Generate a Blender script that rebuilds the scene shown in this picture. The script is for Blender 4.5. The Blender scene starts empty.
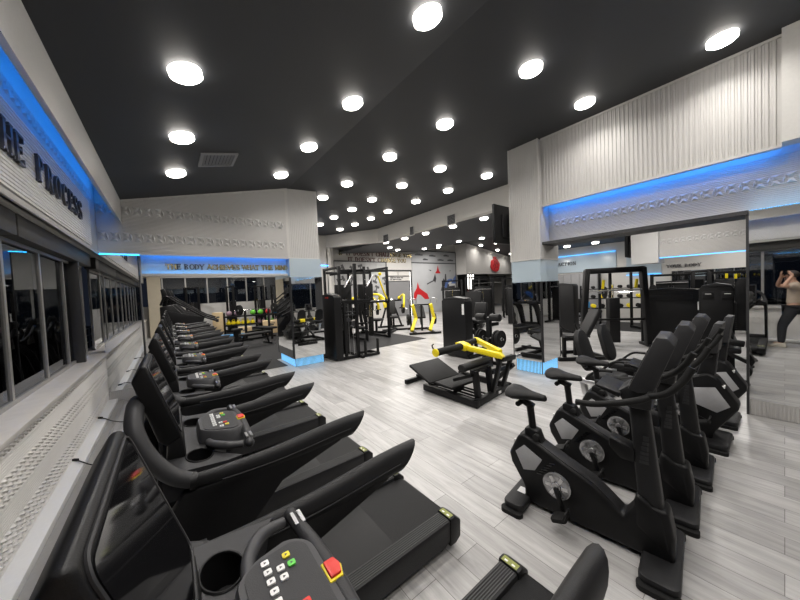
EXPO = 0.95; LAMP_W = 6.3
import bpy, bmesh, math, random
from mathutils import Vector, Matrix
random.seed(7)
C = bpy.context.scene.collection
R = math.radians
V = Vector

# ------------------------------------------------------------------ mesh builder
class MB:
    def __init__(s):
        s.v = []; s.f = []; s.m = []; s.cur = 0
    def face(s, idx):
        s.f.append(tuple(idx)); s.m.append(s.cur)
    def add(s, pts):
        b = len(s.v); s.v.extend(tuple(p) for p in pts); return b
    def hexa(s, p):                      # 8 points: bottom 4 ccw, top 4 ccw
        b = s.add(p)
        for q in ((3, 2, 1, 0), (4, 5, 6, 7), (0, 1, 5, 4), (1, 2, 6, 5), (2, 3, 7, 6), (3, 0, 4, 7)):
            s.face([b + i for i in q])
    def box(s, x0, x1, y0, y1, z0, z1):
        s.hexa([(x0, y0, z0), (x1, y0, z0), (x1, y1, z0), (x0, y1, z0), (x0, y0, z1), (x1, y0, z1), (x1, y1, z1), (x0, y1, z1)])
        return s
    def cbox(s, c, sx, sy, sz):
        return s.box(c[0]-sx/2, c[0]+sx/2, c[1]-sy/2, c[1]+sy/2, c[2]-sz/2, c[2]+sz/2)
    def bar(s, p0, p1, w, h, up=(0, 0, 1), w1=None, h1=None):
        p0, p1 = V(p0), V(p1); d = (p1-p0).normalized(); u = V(up)
        a = d.cross(u)
        if a.length < 1e-4: a = d.cross(V((0, 1, 0)))
        a.normalize(); b = a.cross(d).normalized()
        w1 = w if w1 is None else w1; h1 = h if h1 is None else h1
        P = []
        for p, ww, hh in ((p0, w, h), (p1, w1, h1)):
            P += [p-a*ww/2-b*hh/2, p+a*ww/2-b*hh/2, p+a*ww/2+b*hh/2, p-a*ww/2+b*hh/2]
        s.hexa(P); return s
    def tube(s, pts, r, n=10, closed=False, flat=1.0):
        pts = [V(p) for p in pts]; k = len(pts)
        rs = r if isinstance(r, (list, tuple)) else [r]*k
        tang = []
        for i in range(k):
            if closed: t = pts[(i+1) % k]-pts[i-1]
            else: t = pts[min(i+1, k-1)]-pts[max(i-1, 0)]
            tang.append(t.normalized())
        ref = V((0, 0, 1)) if abs(tang[0].z) < .9 else V((0, 1, 0))
        a = tang[0].cross(ref).normalized()
        rings = []
        for i in range(k):
            a = (a-tang[i]*a.dot(tang[i])).normalized(); b = tang[i].cross(a)
            rings.append(s.add([pts[i]+(a*math.cos(2*math.pi*j/n)*flat+b*math.sin(2*math.pi*j/n))*rs[i] for j in range(n)]))
        rng = range(k) if closed else range(k-1)
        for i in rng:
            A, B = rings[i], rings[(i+1) % k]
            for j in range(n):
                s.face([A+j, A+(j+1) % n, B+(j+1) % n, B+j])
        if not closed:
            s.face([rings[0]+j for j in range(n)][::-1]); s.face([rings[-1]+j for j in range(n)])
        return s
    def cyl(s, p0, p1, r, r1=None, n=20):
        return s.tube([p0, p1], [r, r if r1 is None else r1], n)
    def ring(s, c, axis, r0, r1, t, n=24):       # flat washer
        c, ax = V(c), V(axis).normalized()
        a = ax.orthogonal().normalized(); b = ax.cross(a)
        L = []
        for rr, h in ((r0, -t/2), (r1, -t/2), (r1, t/2), (r0, t/2)):
            L.append(s.add([c+ax*h+(a*math.cos(2*math.pi*j/n)+b*math.sin(2*math.pi*j/n))*rr for j in range(n)]))
        for q in range(4):
            A, B = L[q], L[(q+1) % 4]
            for j in range(n): s.face([A+j, A+(j+1) % n, B+(j+1) % n, B+j])
        return s
    def lathe(s, prof, c, axis=(0, 0, 1), n=24):
        c, ax = V(c), V(axis).normalized(); a = ax.orthogonal().normalized(); b = ax.cross(a)
        L = [s.add([c+ax*h+(a*math.cos(2*math.pi*j/n)+b*math.sin(2*math.pi*j/n))*max(r, 1e-4) for j in range(n)]) for r, h in prof]
        for i in range(len(L)-1):
            for j in range(n): s.face([L[i]+j, L[i]+(j+1) % n, L[i+1]+(j+1) % n, L[i+1]+j])
        s.face([L[0]+j for j in range(n)][::-1]); s.face([L[-1]+j for j in range(n)])
        return s
    def prism(s, poly, plane, d0, d1, inset=None):
        def P(u, w, d):
            return {'xz': (u, d, w), 'yz': (d, u, w), 'xy': (u, w, d)}[plane]
        n = len(poly)
        A = s.add([P(u, w, d0) for u, w in poly]); B = s.add([P(u, w, d1) for u, w in poly])
        s.face([A+i for i in range(n)][::-1]); s.face([B+i for i in range(n)])
        for i in range(n): s.face([A+i, A+(i+1) % n, B+(i+1) % n, B+i])
        return s
    def ell(s, c, rx, ry, rz, n=16, m=10):
        L = []
        for i in range(m+1):
            t = math.pi*i/m
            L.append(s.add([(c[0]+rx*max(math.sin(t), 1e-3)*math.cos(2*math.pi*j/n), c[1]+ry*max(math.sin(t), 1e-3)*math.sin(2*math.pi*j/n), c[2]-rz*math.cos(t)) for j in range(n)]))
        for i in range(m):
            for j in range(n): s.face([L[i]+j, L[i]+(j+1) % n, L[i+1]+(j+1) % n, L[i+1]+j])
        return s
    def grid(s, pts):                    # pts[i][j]
        w = len(pts[0]); b = s.add([p for r in pts for p in r])
        for i in range(len(pts)-1):
            for j in range(w-1): s.face([b+i*w+j, b+i*w+j+1, b+(i+1)*w+j+1, b+(i+1)*w+j])
        return s
    def xform(s, M, start=0):
        for i in range(start, len(s.v)): s.v[i] = tuple(M @ V(s.v[i]))
        return s
    def build(s, name, mat, parent=None, bevel=0, seg=2, smooth=True, loc=None):
        me = bpy.data.meshes.new(name); me.from_pydata(s.v, [], s.f)
        mats = mat if isinstance(mat, (list, tuple)) else [mat]
        for mm in mats: me.materials.append(mm)
        me.polygons.foreach_set('material_index', [min(i, len(mats)-1) for i in s.m])
        bm = bmesh.new(); bm.from_mesh(me)
        bmesh.ops.recalc_face_normals(bm, faces=bm.faces)
        if bevel:
            ed = [e for e in bm.edges if len(e.link_faces) == 2 and e.calc_face_angle(0) > .5]
            bmesh.ops.bevel(bm, geom=ed, offset=bevel, segments=seg, profile=.5, affect='EDGES', clamp_overlap=True)
        bm.to_mesh(me); bm.free()
        if smooth:
            me.shade_smooth()
            try: me.set_sharp_from_angle(angle=R(38))
            except Exception: pass
        o = bpy.data.objects.new(name, me); C.objects.link(o)
        if parent: o.parent = parent
        if loc: o.location = loc
        return o

def arc(cx, cy, r, a0, a1, n=8, ry=None):
    ry = r if ry is None else ry
    return [(cx+r*math.cos(R(a0+(a1-a0)*i/n)), cy+ry*math.sin(R(a0+(a1-a0)*i/n))) for i in range(n+1)]
def rrect(x0, x1, y0, y1, r, n=5):
    return arc(x1-r, y0+r, r, -90, 0, n)+arc(x1-r, y1-r, r, 0, 90, n)+arc(x0+r, y1-r, r, 90, 180, n)+arc(x0+r, y0+r, r, 180, 270, n)
def bez(p, n=10):                        # Catmull-Rom through points
    p = [V(q) for q in p]; P = [p[0]*2-p[1]]+p+[p[-1]*2-p[-2]]; out = []
    for i in range(1, len(P)-2):
        for k in range(n):
            t = k/n; a, b, c, d = P[i-1:i+3]
            out.append(.5*((2*b)+(c-a)*t+(2*a-5*b+4*c-d)*t*t+(-a+3*b-3*c+d)*t**3))
    out.append(p[-1]); return out

# ------------------------------------------------------------------ scene objects
def tag(o, label, cat, group=None):
    o['label'] = label; o['category'] = cat
    if group: o['group'] = group
    return o
def thing(name, label, cat, loc=(0, 0, 0), rz=0, group=None):
    o = bpy.data.objects.new(name, None); C.objects.link(o)
    o.empty_display_size = .1; o.location = loc; o.rotation_euler = (0, 0, R(rz))
    return tag(o, label, cat, group)
def struct(name, mb, mat, parent=None, **k):
    o = mb.build(name, mat, parent, **k)
    if parent is None: o['kind'] = 'structure'
    return o
def dup(root, loc, label, rz=None, group=None):
    def rec(o, par):
        c = o.copy(); C.objects.link(c)
        if par: c.parent = par
        for ch in kids.get(o, []): rec(ch, c)
        return c
    kids = {}
    for o in root.children_recursive: kids.setdefault(o.parent, []).append(o)
    r = rec(root, None); r.location = loc; r['label'] = label
    if rz is not None: r.rotation_euler = (0, 0, R(rz))
    if group: r['group'] = group
    return r

# ------------------------------------------------------------------ materials
def mat(name, col, rough=.5, metal=0, spec=.5, noise=0, nscale=40, bump=0, bscale=200, coat=0):
    m = bpy.data.materials.new(name); m.use_nodes = True; nt = m.node_tree
    b = nt.nodes['Principled BSDF']; L = nt.links
    b.inputs['Base Color'].default_value = (*col, 1); b.inputs['Roughness'].default_value = rough
    b.inputs['Metallic'].default_value = metal; b.inputs['Specular IOR Level'].default_value = spec
    if coat: b.inputs['Coat Weight'].default_value = coat; b.inputs['Coat Roughness'].default_value = .1
    tc = nt.nodes.new('ShaderNodeTexCoord')
    if noise:
        n = nt.nodes.new('ShaderNodeTexNoise'); n.inputs['Scale'].default_value = nscale; n.inputs['Detail'].default_value = 4
        L.new(tc.outputs['Object'], n.inputs['Vector'])
        r = nt.nodes.new('ShaderNodeMapRange'); r.inputs[3].default_value = 1-noise; r.inputs[4].default_value = 1+noise
        L.new(n.outputs[0], r.inputs[0])
        mx = nt.nodes.new('ShaderNodeMix'); mx.data_type = 'RGBA'; mx.blend_type = 'MULTIPLY'; mx.inputs[0].default_value = 1
        mx.inputs[6].default_value = (*col, 1); L.new(r.outputs[0], mx.inputs[7]); L.new(mx.outputs[2], b.inputs['Base Color'])
    if bump:
        n2 = nt.nodes.new('ShaderNodeTexNoise'); n2.inputs['Scale'].default_value = bscale
        L.new(tc.outputs['Object'], n2.inputs['Vector'])
        bp = nt.nodes.new('ShaderNodeBump'); bp.inputs['Strength'].default_value = bump; bp.inputs['Distance'].default_value = .002
        L.new(n2.outputs[0], bp.inputs['Height']); L.new(bp.outputs[0], b.inputs['Normal'])
    return m
def emit(name, col, st):
    m = bpy.data.materials.new(name); m.use_nodes = True; nt = m.node_tree
    b = nt.nodes['Principled BSDF']
    b.inputs['Base Color'].default_value = (*[min(1, c) for c in col], 1)
    b.inputs['Emission Color'].default_value = (*col, 1); b.inputs['Emission Strength'].default_value = st
    return m
M = {}
M['black'] = mat('black_powder_coat', (.0055, .0055, .006), .45, spec=.25, noise=.25, nscale=30, bump=.15)
M['plastic'] = mat('black_plastic', (.007, .007, .0075), .42, spec=.28, noise=.15, bump=.2, bscale=400)
M['satin'] = mat('charcoal_plastic', (.013, .013, .014), .45, spec=.28, noise=.12, bump=.25, bscale=500)
M['greyplastic'] = mat('mid_grey_plastic', (.030, .030, .032), .45, spec=.3, noise=.1)
M['rubber'] = mat('rubber_grip', (.008, .008, .008), .65, spec=.25, noise=.2, bump=.4, bscale=600)
M['pad'] = mat('black_vinyl', (.010, .010, .0105), .52, spec=.28, noise=.2, nscale=15, bump=.3, bscale=350)
M['belt'] = mat('running_belt', (.012, .012, .0125), .62, spec=.25, noise=.2, nscale=8, bump=.5, bscale=900)
M['tray'] = mat('console_grey_plastic', (.026, .026, .028), .48, spec=.35, noise=.08, bump=.25, bscale=500)
M['podgrey'] = mat('keypad_surround_grey', (.050, .050, .053), .45, spec=.35, noise=.08)
M['treadgrey'] = mat('ribbed_rail_grey', (.055, .055, .055), .55, spec=.3, noise=.15)
M['sidegrey'] = mat('light_grey_panel', (.36, .36, .37), .45, noise=.08)
M['gloss'] = mat('glossy_screen', (.006, .006, .007), .06, spec=.6)
M['yellow'] = mat('yellow_paint', (.80, .64, .012), .35, noise=.06)
M['green'] = mat('green_paint', (.15, .55, .05), .4, noise=.1)
M['red'] = mat('red_plastic', (.65, .03, .02), .35, noise=.08)
M['white'] = mat('white_plastic', (.75, .75, .74), .45, noise=.05)
M['silver'] = mat('silver_metal', (.62, .62, .63), .28, metal=1, noise=.1)
M['chrome'] = mat('chrome', (.75, .75, .76), .12, metal=1, noise=.05)
M['alu'] = mat('aluminium_frame', (.42, .41, .39), .4, metal=.6, noise=.1)
M['bodygrey'] = mat('warm_grey_panel', (.22, .22, .225), .45, noise=.08)
M['wallw'] = mat('white_wall_paint', (.56, .545, .52), .6, noise=.05, nscale=3)
M['panel'] = mat('white_ribbed_panel', (.50, .49, .475), .55, noise=.04, nscale=4)
M['panelw'] = mat('pale_relief_panel', (.56, .555, .545), .55, noise=.05, nscale=6)
M['lowpanel'] = mat('white_low_panel', (.80, .78, .75), .5, noise=.06, nscale=5)
M['trimw'] = mat('pale_trim', (.55, .54, .52), .45, noise=.06)
M['ceil'] = mat('charcoal_ceiling_paint', (.031, .033, .037), .62, noise=.12, nscale=1.2)
M['sill'] = mat('stone_sill', (.62, .59, .55), .35, noise=.15, nscale=9)
M['valance'] = mat('grey_blind_cassette', (.055, .053, .05), .55, noise=.2)
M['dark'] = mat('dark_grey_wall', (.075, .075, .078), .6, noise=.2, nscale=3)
M['mat'] = mat('rubber_mat', (.020, .020, .021), .75, spec=.3, noise=.4, nscale=120, bump=.5, bscale=300)
M['wood'] = mat('pale_plywood', (.62, .47, .27), .55, noise=.15, nscale=12)
M['blue'] = mat('blue_step', (.06, .30, .62), .5, noise=.1)
M['pink'] = mat('mauve_rubber', (.30, .20, .25), .55, noise=.15)
M['gold'] = mat('gold_mirror_letter', (.72, .58, .26), .25, metal=1, noise=.15)
M['letter'] = mat('dark_letter_face', (.055, .055, .06), .35, noise=.1)
M['bronze'] = mat('bronze_letter', (.10, .03, .028), .4, noise=.15)
M['redlogo'] = mat('red_logo', (.52, .02, .025), .45, noise=.15)
M['beige'] = mat('beige_cloth', (.52, .42, .33), .8, noise=.15, nscale=25, bump=.4, bscale=150)
M['trouser'] = mat('dark_cloth', (.025, .026, .03), .8, noise=.3, nscale=20, bump=.4, bscale=150)
M['skin'] = mat('skin', (.50, .29, .20), .5, noise=.08)
M['hair'] = mat('dark_hair', (.02, .015, .012), .6, noise=.3)
M['shoe'] = mat('cream_shoe', (.62, .57, .48), .6, noise=.1)
M['yellowkey'] = mat('yellow_key', (.75, .62, .02), .4, noise=.05)
M['greenkey'] = mat('green_key', (.12, .60, .08), .4, noise=.05)
M['night'] = mat('night_ground', (.02, .02, .022), .9, noise=.3, nscale=.5)
M['darkframe'] = mat('dark_window_frame', (.03, .03, .032), .4, noise=.1)
M['beigewall'] = mat('beige_pier', (.52, .46, .35), .6, noise=.1, nscale=5)
M['led'] = emit('blue_led', (.02, .25, 1.0), 7)
M['ledr'] = emit('blue_recess_led', (.02, .25, 1.0), 15)
M['leddim'] = emit('soft_led', (.05, .40, 1.0), 1.6)
M['plinthlit'] = emit('backlit_plinth', (.22, .60, 1.0), .42)
M['ledc'] = emit('cyan_led', (.03, .45, 1.0), 6)
M['lamp'] = emit('lamp_diffuser', (1, .95, .88), 10)
M['lampside'] = emit('lamp_rim', (1, .95, .88), 8)
M['whitelite'] = emit('lit_strip', (1, .97, .92), 1.8)

def mirror_mat():
    m = bpy.data.materials.new('mirror_silvering'); m.use_nodes = True; b = m.node_tree.nodes['Principled BSDF']
    b.inputs['Base Color'].default_value = (.80, .81, .81, 1); b.inputs['Metallic'].default_value = 1; b.inputs['Roughness'].default_value = .015
    return m
M['mirror'] = mirror_mat()
def glass_mat(name, tint, rough=0, alpha=.25, ior=1.5):
    m = bpy.data.materials.new(name); m.use_nodes = True; nt = m.node_tree; L = nt.links
    out = nt.nodes['Material Output']; nt.nodes.remove(nt.nodes['Principled BSDF'])
    t = nt.nodes.new('ShaderNodeBsdfTransparent'); t.inputs[0].default_value = (*tint, 1)
    g = nt.nodes.new('ShaderNodeBsdfGlossy'); g.inputs['Roughness'].default_value = rough; g.inputs[0].default_value = (.9, .92, .95, 1)
    f = nt.nodes.new('ShaderNodeFresnel'); f.inputs[0].default_value = ior
    mx = nt.nodes.new('ShaderNodeMixShader')
    L.new(f.outputs[0], mx.inputs[0]); L.new(t.outputs[0], mx.inputs[1]); L.new(g.outputs[0], mx.inputs[2]); L.new(mx.outputs[0], out.inputs[0])
    return m
M['glass'] = glass_mat('window_glass', (.55, .57, .58), 0, ior=1.9)
def frost_mat():
    m = mat('pale_blue_back_painted_glass', (.42, .50, .56), .10, noise=.03, nscale=3)
    return m
M['frost'] = frost_mat()

def floor_mat():
    m = bpy.data.materials.new('grey_oak_planks'); m.use_nodes = True; nt = m.node_tree; L = nt.links; N = nt.nodes.new
    b = nt.nodes['Principled BSDF']
    tc = N('ShaderNodeTexCoord'); mp = N('ShaderNodeMapping'); mp.inputs['Rotation'].default_value = (0, 0, R(90))
    L.new(tc.outputs['Object'], mp.inputs[0])
    br = N('ShaderNodeTexBrick'); br.offset = .37; br.offset_frequency = 2
    br.inputs['Color1'].default_value = (.325, .318, .312, 1); br.inputs['Color2'].default_value = (.475, .466, .458, 1); br.inputs['Mortar'].default_value = (.13, .125, .12, 1)
    br.inputs['Scale'].default_value = 1; br.inputs['Mortar Size'].default_value = .0022; br.inputs['Mortar Smooth'].default_value = .4
    br.inputs['Brick Width'].default_value = 1.25; br.inputs['Row Height'].default_value = .19
    L.new(mp.outputs[0], br.inputs[0])
    m2 = N('ShaderNodeMapping'); m2.inputs['Scale'].default_value = (9, .8, 1); L.new(tc.outputs['Object'], m2.inputs[0])
    n = N('ShaderNodeTexNoise'); n.inputs['Scale'].default_value = 2.2; n.inputs['Detail'].default_value = 8; n.inputs['Roughness'].default_value = .65; n.inputs['Distortion'].default_value = .6
    L.new(m2.outputs[0], n.inputs[0])
    mr = N('ShaderNodeMapRange'); mr.inputs[1].default_value = .3; mr.inputs[2].default_value = .7; mr.inputs[3].default_value = .72; mr.inputs[4].default_value = 1.2; L.new(n.outputs[0], mr.inputs[0])
    m3 = N('ShaderNodeMapping'); m3.inputs['Scale'].default_value = (60, 3, 1); L.new(tc.outputs['Object'], m3.inputs[0])
    n3 = N('ShaderNodeTexNoise'); n3.inputs['Scale'].default_value = 2; n3.inputs['Detail'].default_value = 5; L.new(m3.outputs[0], n3.inputs[0])
    mr3 = N('ShaderNodeMapRange'); mr3.inputs[3].default_value = .88; mr3.inputs[4].default_value = 1.1; L.new(n3.outputs[0], mr3.inputs[0])
    mul = N('ShaderNodeMath'); mul.operation = 'MULTIPLY'; L.new(mr.outputs[0], mul.inputs[0]); L.new(mr3.outputs[0], mul.inputs[1])
    mx = N('ShaderNodeMix'); mx.data_type = 'RGBA'; mx.blend_type = 'MULTIPLY'; mx.inputs[0].default_value = 1
    L.new(br.outputs[0], mx.inputs[6]); L.new(mul.outputs[0], mx.inputs[7]); L.new(mx.outputs[2], b.inputs['Base Color'])
    b.inputs['Roughness'].default_value = .33; b.inputs['Specular IOR Level'].default_value = .45
    bp = N('ShaderNodeBump'); bp.inputs['Strength'].default_value = .25; bp.inputs['Distance'].default_value = .003
    L.new(mul.outputs[0], bp.inputs['Height']); L.new(bp.outputs[0], b.inputs['Normal'])
    return m
M['floor'] = floor_mat()
def perf_mat(name, col, scale=30, hole=(.20, .20, .20)):
    """white sheet with a fine grid of small round holes, from object coordinates y,z"""
    m = bpy.data.materials.new(name); m.use_nodes = True; nt = m.node_tree; L = nt.links; N = nt.nodes.new
    b = nt.nodes['Principled BSDF']; b.inputs['Roughness'].default_value = .5
    tc = N('ShaderNodeTexCoord'); v = N('ShaderNodeTexVoronoi'); v.inputs['Scale'].default_value = scale; v.inputs['Randomness'].default_value = 0
    pm = N('ShaderNodeMapping'); pm.inputs['Scale'].default_value = (0, 1, 1); pm.inputs['Location'].default_value = (.5/scale, 0, 0)
    L.new(tc.outputs['Object'], pm.inputs[0]); L.new(pm.outputs[0], v.inputs['Vector'])
    cr = N('ShaderNodeMapRange'); cr.inputs[1].default_value = .28; cr.inputs[2].default_value = .34; L.new(v.outputs['Distance'], cr.inputs[0])
    mx = N('ShaderNodeMix'); mx.data_type = 'RGBA'; mx.inputs[6].default_value = (*hole, 1); mx.inputs[7].default_value = (*col, 1)
    L.new(cr.outputs[0], mx.inputs[0]); L.new(mx.outputs[2], b.inputs['Base Color'])
    return m
M['perf'] = perf_mat('perforated_panel', (.80, .79, .77), hole=(.33, .33, .33))

# ------------------------------------------------------------------ slab serif lettering
GL = {
 'A': [('l', .06, 0, .40, 1, .10), ('l', .40, 1, .74, 0, .17), ('h', .2, .6, .34), ('s', .08, 0), ('s', .72, 0)],
 'B': [('v', .16), ('c', .18, .75, .42, .25, -90, 90), ('c', .18, .25, .48, .25, -90, 90), ('h', .02, .3, 1), ('h', .02, .3, 0), ('h', .16, .4, .5)],
 'C': [('c', .46, .5, .42, .5, 48, 312), ('l', .74, .70, .74, .95, .08), ('l', .74, .05, .74, .28, .08)],
 'D': [('v', .16), ('c', .22, .5, .52, .5, -90, 90), ('h', .02, .3, 1), ('h', .02, .3, 0)],
 'E': [('v', .16), ('h', .02, .70, 1), ('h', .02, .70, 0), ('h', .16, .52, .5), ('l', .68, .78, .68, 1, .07), ('l', .68, 0, .68, .24, .07), ('l', .52, .38, .52, .62, .07)],
 'F': [('v', .16), ('h', .02, .68, 1), ('s', .16, 0), ('h', .16, .5, .5), ('l', .66, .76, .66, 1, .07)],
 'G': [('c', .46, .5, .42, .5, 48, 330), ('l', .74, .70, .74, .95, .08), ('l', .76, .02, .76, .42, .15), ('h', .56, .9, .42)],
 'H': [('v', .16), ('v', .68), ('h', .16, .68, .5), ('s', .16, 0), ('s', .16, 1), ('s', .68, 0), ('s', .68, 1)],
 'I': [('v', .20), ('s', .20, 0), ('s', .20, 1)],
 'L': [('v', .16), ('s', .16, 1), ('h', .02, .66, 0), ('l', .64, 0, .64, .26, .07)],
 'M': [('l', .16, 0, .16, 1, .10), ('l', .16, 1, .46, .1, .16), ('l', .46, .1, .78, 1, .09), ('v', .80), ('s', .14, 0), ('s', .8, 0), ('s', .8, 1), ('s', .14, 1)],
 'N': [('l', .14, 0, .14, 1, .10), ('l', .14, 1, .70, 0, .17), ('l', .70, 0, .70, 1, .10), ('s', .14, 0), ('s', .14, 1), ('s', .70, 1)],
 'O': [('c', .46, .5, .42, .5, 0, 360)],
 'P': [('v', .16), ('c', .20, .74, .46, .26, -90, 90), ('s', .16, 0), ('h', .02, .3, 1), ('h', .16, .3, .48)],
 'R': [('v', .16), ('c', .20, .74, .44, .26, -90, 90), ('s', .16, 0), ('h', .02, .3, 1), ('h', .16, .3, .48), ('l', .36, .5, .70, 0, .17), ('s', .72, 0)],
 'S': [('c', .38, .74, .30, .26, 40, 270), ('c', .38, .26, .32, .26, 90, -140), ('l', .64, .72, .64, .97, .07), ('l', .08, .03, .08, .28, .07)],
 'T': [('v', .38), ('h', .02, .74, 1), ('l', .04, .74, .04, 1, .07), ('l', .72, .74, .72, 1, .07), ('s', .38, 0)],
 'U': [('l', .14, .35, .14, 1, .17), ('c', .42, .34, .28, .34, 180, 360), ('l', .70, .35, .70, 1, .10), ('s', .14, 1), ('s', .70, 1)],
 'V': [('l', .08, 1, .40, 0, .17), ('l', .40, 0, .72, 1, .10), ('s', .08, 1), ('s', .72, 1)],
 'W': [('l', .06, 1, .28, 0, .16), ('l', .28, 0, .52, .95, .09), ('l', .52, .95, .76, 0, .16), ('l', .76, 0, .98, 1, .09), ('s', .06, 1), ('s', .98, 1)],
 'Y': [('l', .06, 1, .40, .46, .17), ('l', .40, .46, .74, 1, .10), ('l', .40, 0, .40, .48, .17), ('s', .06, 1), ('s', .74, 1), ('s', .40, 0)],
 "'": [('l', .12, .72, .14, 1, .12)],
}
GW = {'I': .42, 'M': .98, 'W': 1.08, "'": .26, 'O': .94, 'C': .90, 'G': .98, 'E': .80, 'S': .80, 'L': .76}
def glyph(ch, h, depth, o, u, v, n):
    """one serif letter as a solid: o lower-left corner, u reading direction, v up, n out of the wall"""
    mb = MB(); o, u, v, n = V(o), V(u).normalized(), V(v).normalized(), V(n).normalized()
    def P(x, y, d): return o+u*(x*h)+v*(y*h)+n*d
    def seg(x0, y0, x1, y1, t):
        d = V((x1-x0, y1-y0)); d.normalize(); q = V((-d.y, d.x))*(t/2)
        c = [(x0-q.x, y0-q.y), (x1-q.x, y1-q.y), (x1+q.x, y1+q.y), (x0+q.x, y0+q.y)]
        mb.hexa([P(x, y, 0) for x, y in c]+[P(x, y, depth) for x, y in c])
    for g in GL[ch]:
        if g[0] == 'v': seg(g[1], 0, g[1], 1, .18)
        elif g[0] == 'h':
            y = min(max(g[3], .04), .96); seg(g[1], y, g[2], y, .08)
        elif g[0] == 's':
            y = min(max(g[2], .04), .96); seg(g[1]-.15, y, g[1]+.15, y, .08)
        elif g[0] == 'l': seg(*g[1:])
        else:
            _, cx, cy, rx, ry, a0, a1 = g; k = max(6, int(abs(a1-a0)/18)); I = []
            for i in range(k+1):
                a = R(a0+(a1-a0)*i/k); t = .07+.11*abs(math.cos(a))
                I.append(((cx+rx*math.cos(a), cy+ry*math.sin(a)), (cx+(rx-t)*math.cos(a), cy+(ry-.08-.02*abs(math.cos(a)))*math.sin(a))))
            for i in range(k):
                c = [I[i][0], I[i+1][0], I[i+1][1], I[i][1]]
                mb.hexa([P(x, y, 0) for x, y in c]+[P(x, y, depth) for x, y in c])
    return mb
def lettering(text, h, depth, o, u, v, n, mats, parent, width=None, name='letter'):
    adv = [GW.get(c, .88) if c != ' ' else .5 for c in text]
    tot = sum(adv)*h; k = 1 if width is None else width/tot
    x = 0; u = V(u).normalized()
    for i, c in enumerate(text):
        if c != ' ':
            mb = glyph(c, h, depth, V(o)+u*x*k, u*k if False else u, v, n)
            mb.build(name, mats(i) if callable(mats) else mats, parent, smooth=False)
        x += adv[i]*h
    return tot
# ================================================================== THE SETTING
CP = [(-1.2, 3.31), (2.3, 4.15), (5.5, 4.33), (7.6, 4.42)]
LP = [(7.35, 3.83), (13, 4.16), (16.5, 4.9), (25, 3.7)]
def ip(x, P):
    if x <= P[0][0]: return P[0][1]
    for (a, za), (b, zb) in zip(P, P[1:]):
        if x <= b: return za+(zb-za)*(x-a)/(b-a)
    return P[-1][1]
cz = lambda x: ip(x, CP)
lz = lambda x: ip(x, LP)

def ribs(mb, o, u, v, n, w, h, pitch, depth):
    """corrugated sheet: ribs run along v, pattern across u"""
    o, u, v, n = V(o), V(u), V(v), V(n); k = int(w/pitch); P = []
    for i in range(k):
        for t, d in ((0, 0), (.28, 0), (.42, 1), (.86, 1)):
            P.append((min(w, (i+t)*pitch), d*depth))
    P.append((w, 0))
    mb.grid([[o+u*x+n*d, o+u*x+n*d+v*h] for x, d in P]); return mb
def motif(mb, o, u, v, n, w, h, depth, step=None):
    """a row of raised hourglass wedges"""
    o, u, v, n = V(o), V(u), V(v), V(n); step = step or h*.95; k = int(w/step)
    for i in range(k):
        c = o+u*(step*(i+.5)); a = step*.46
        for s in (1, -1):
            A = [c-u*a+v*(s*h/2), c+u*a*.5+v*(s*h/2), c+u*a*.15+v*(s*.04*h), c-u*a*.5+v*(s*.04*h)]
            b = mb.add(A+[sum(A, V((0, 0, 0)))/4+n*depth+u*a*.12])
            for q in range(4): mb.face((b+q, b+(q+1) % 4, b+4))
        A = [c+u*a*.55+v*(h*.42), c+u*a*1.0+v*(h*.1), c+u*a*.9-v*(h*.4), c+u*a*.4]
        b = mb.add(A+[sum(A, V((0, 0, 0)))/4+n*depth*.9])
        for q in range(4): mb.face((b+q, b+(q+1) % 4, b+4))
    return mb

X, Y, Z = V((1, 0, 0)), V((0, 1, 0)), V((0, 0, 1))
YB = -2.6                                      # wall behind the camera
# ---- floor
fl = struct('floor', MB().box(-1.3, 26, YB-.2, 19, -.12, 0), M['floor'], smooth=False)
rm = MB().prism([(1.55, 7.3), (2.15, 7.3), (2.15, 8.25), (3.05, 8.25), (3.05, 7.35), (6.85, 7.5), (6.85, 10.7), (4.7, 10.7), (4.7, 17.9), (1.55, 17.9)], 'xy', 0.0005, .01)
o = rm.build('rubber_mat', M['mat'], smooth=False); tag(o, 'large black rubber mat under the racks beyond the pillar', 'mat')
o = MB().prism([(11.9, 2.6), (14.4, 2.2), (14.4, 6.6), (11.9, 5.6)], 'xy', .0005, .01).build('rubber_mat', M['mat'], smooth=False)
tag(o, 'black rubber mat on the far floor seen through the framed opening', 'mat')

# ---- ceilings
mb = MB()
xs = [p[0] for p in CP]
xs[0] = -.64
mb.grid([[(x, YB-.2, cz(x)), (x, 19, cz(x))] for x in xs]); mb.grid([[(x, YB-.2, cz(x)+.45), (x, 19, cz(x)+.45)] for x in xs])
mb.box(-1.25, -.62, YB-.2, 19, 3.80, 3.9)
struct('ceiling', mb, M['ceil'], smooth=False)
mb = MB()
mb.grid([[(7.38, 3.2, lz(7.38)), (7.38, 15.2, lz(7.38))]]+[[(x, 2.2, lz(x)), (x, 19, lz(x))] for x, z in LP[1:]])
struct('ceiling', mb, M['ceil'], smooth=False)
struct('ceiling', MB().prism([(5.6, YB), (15.3, YB), (15.3, 8.1), (7.4, 3.95), (5.6, 3.0)], 'xy', 3.3, 3.36), M['ceil'], smooth=False)

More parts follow.
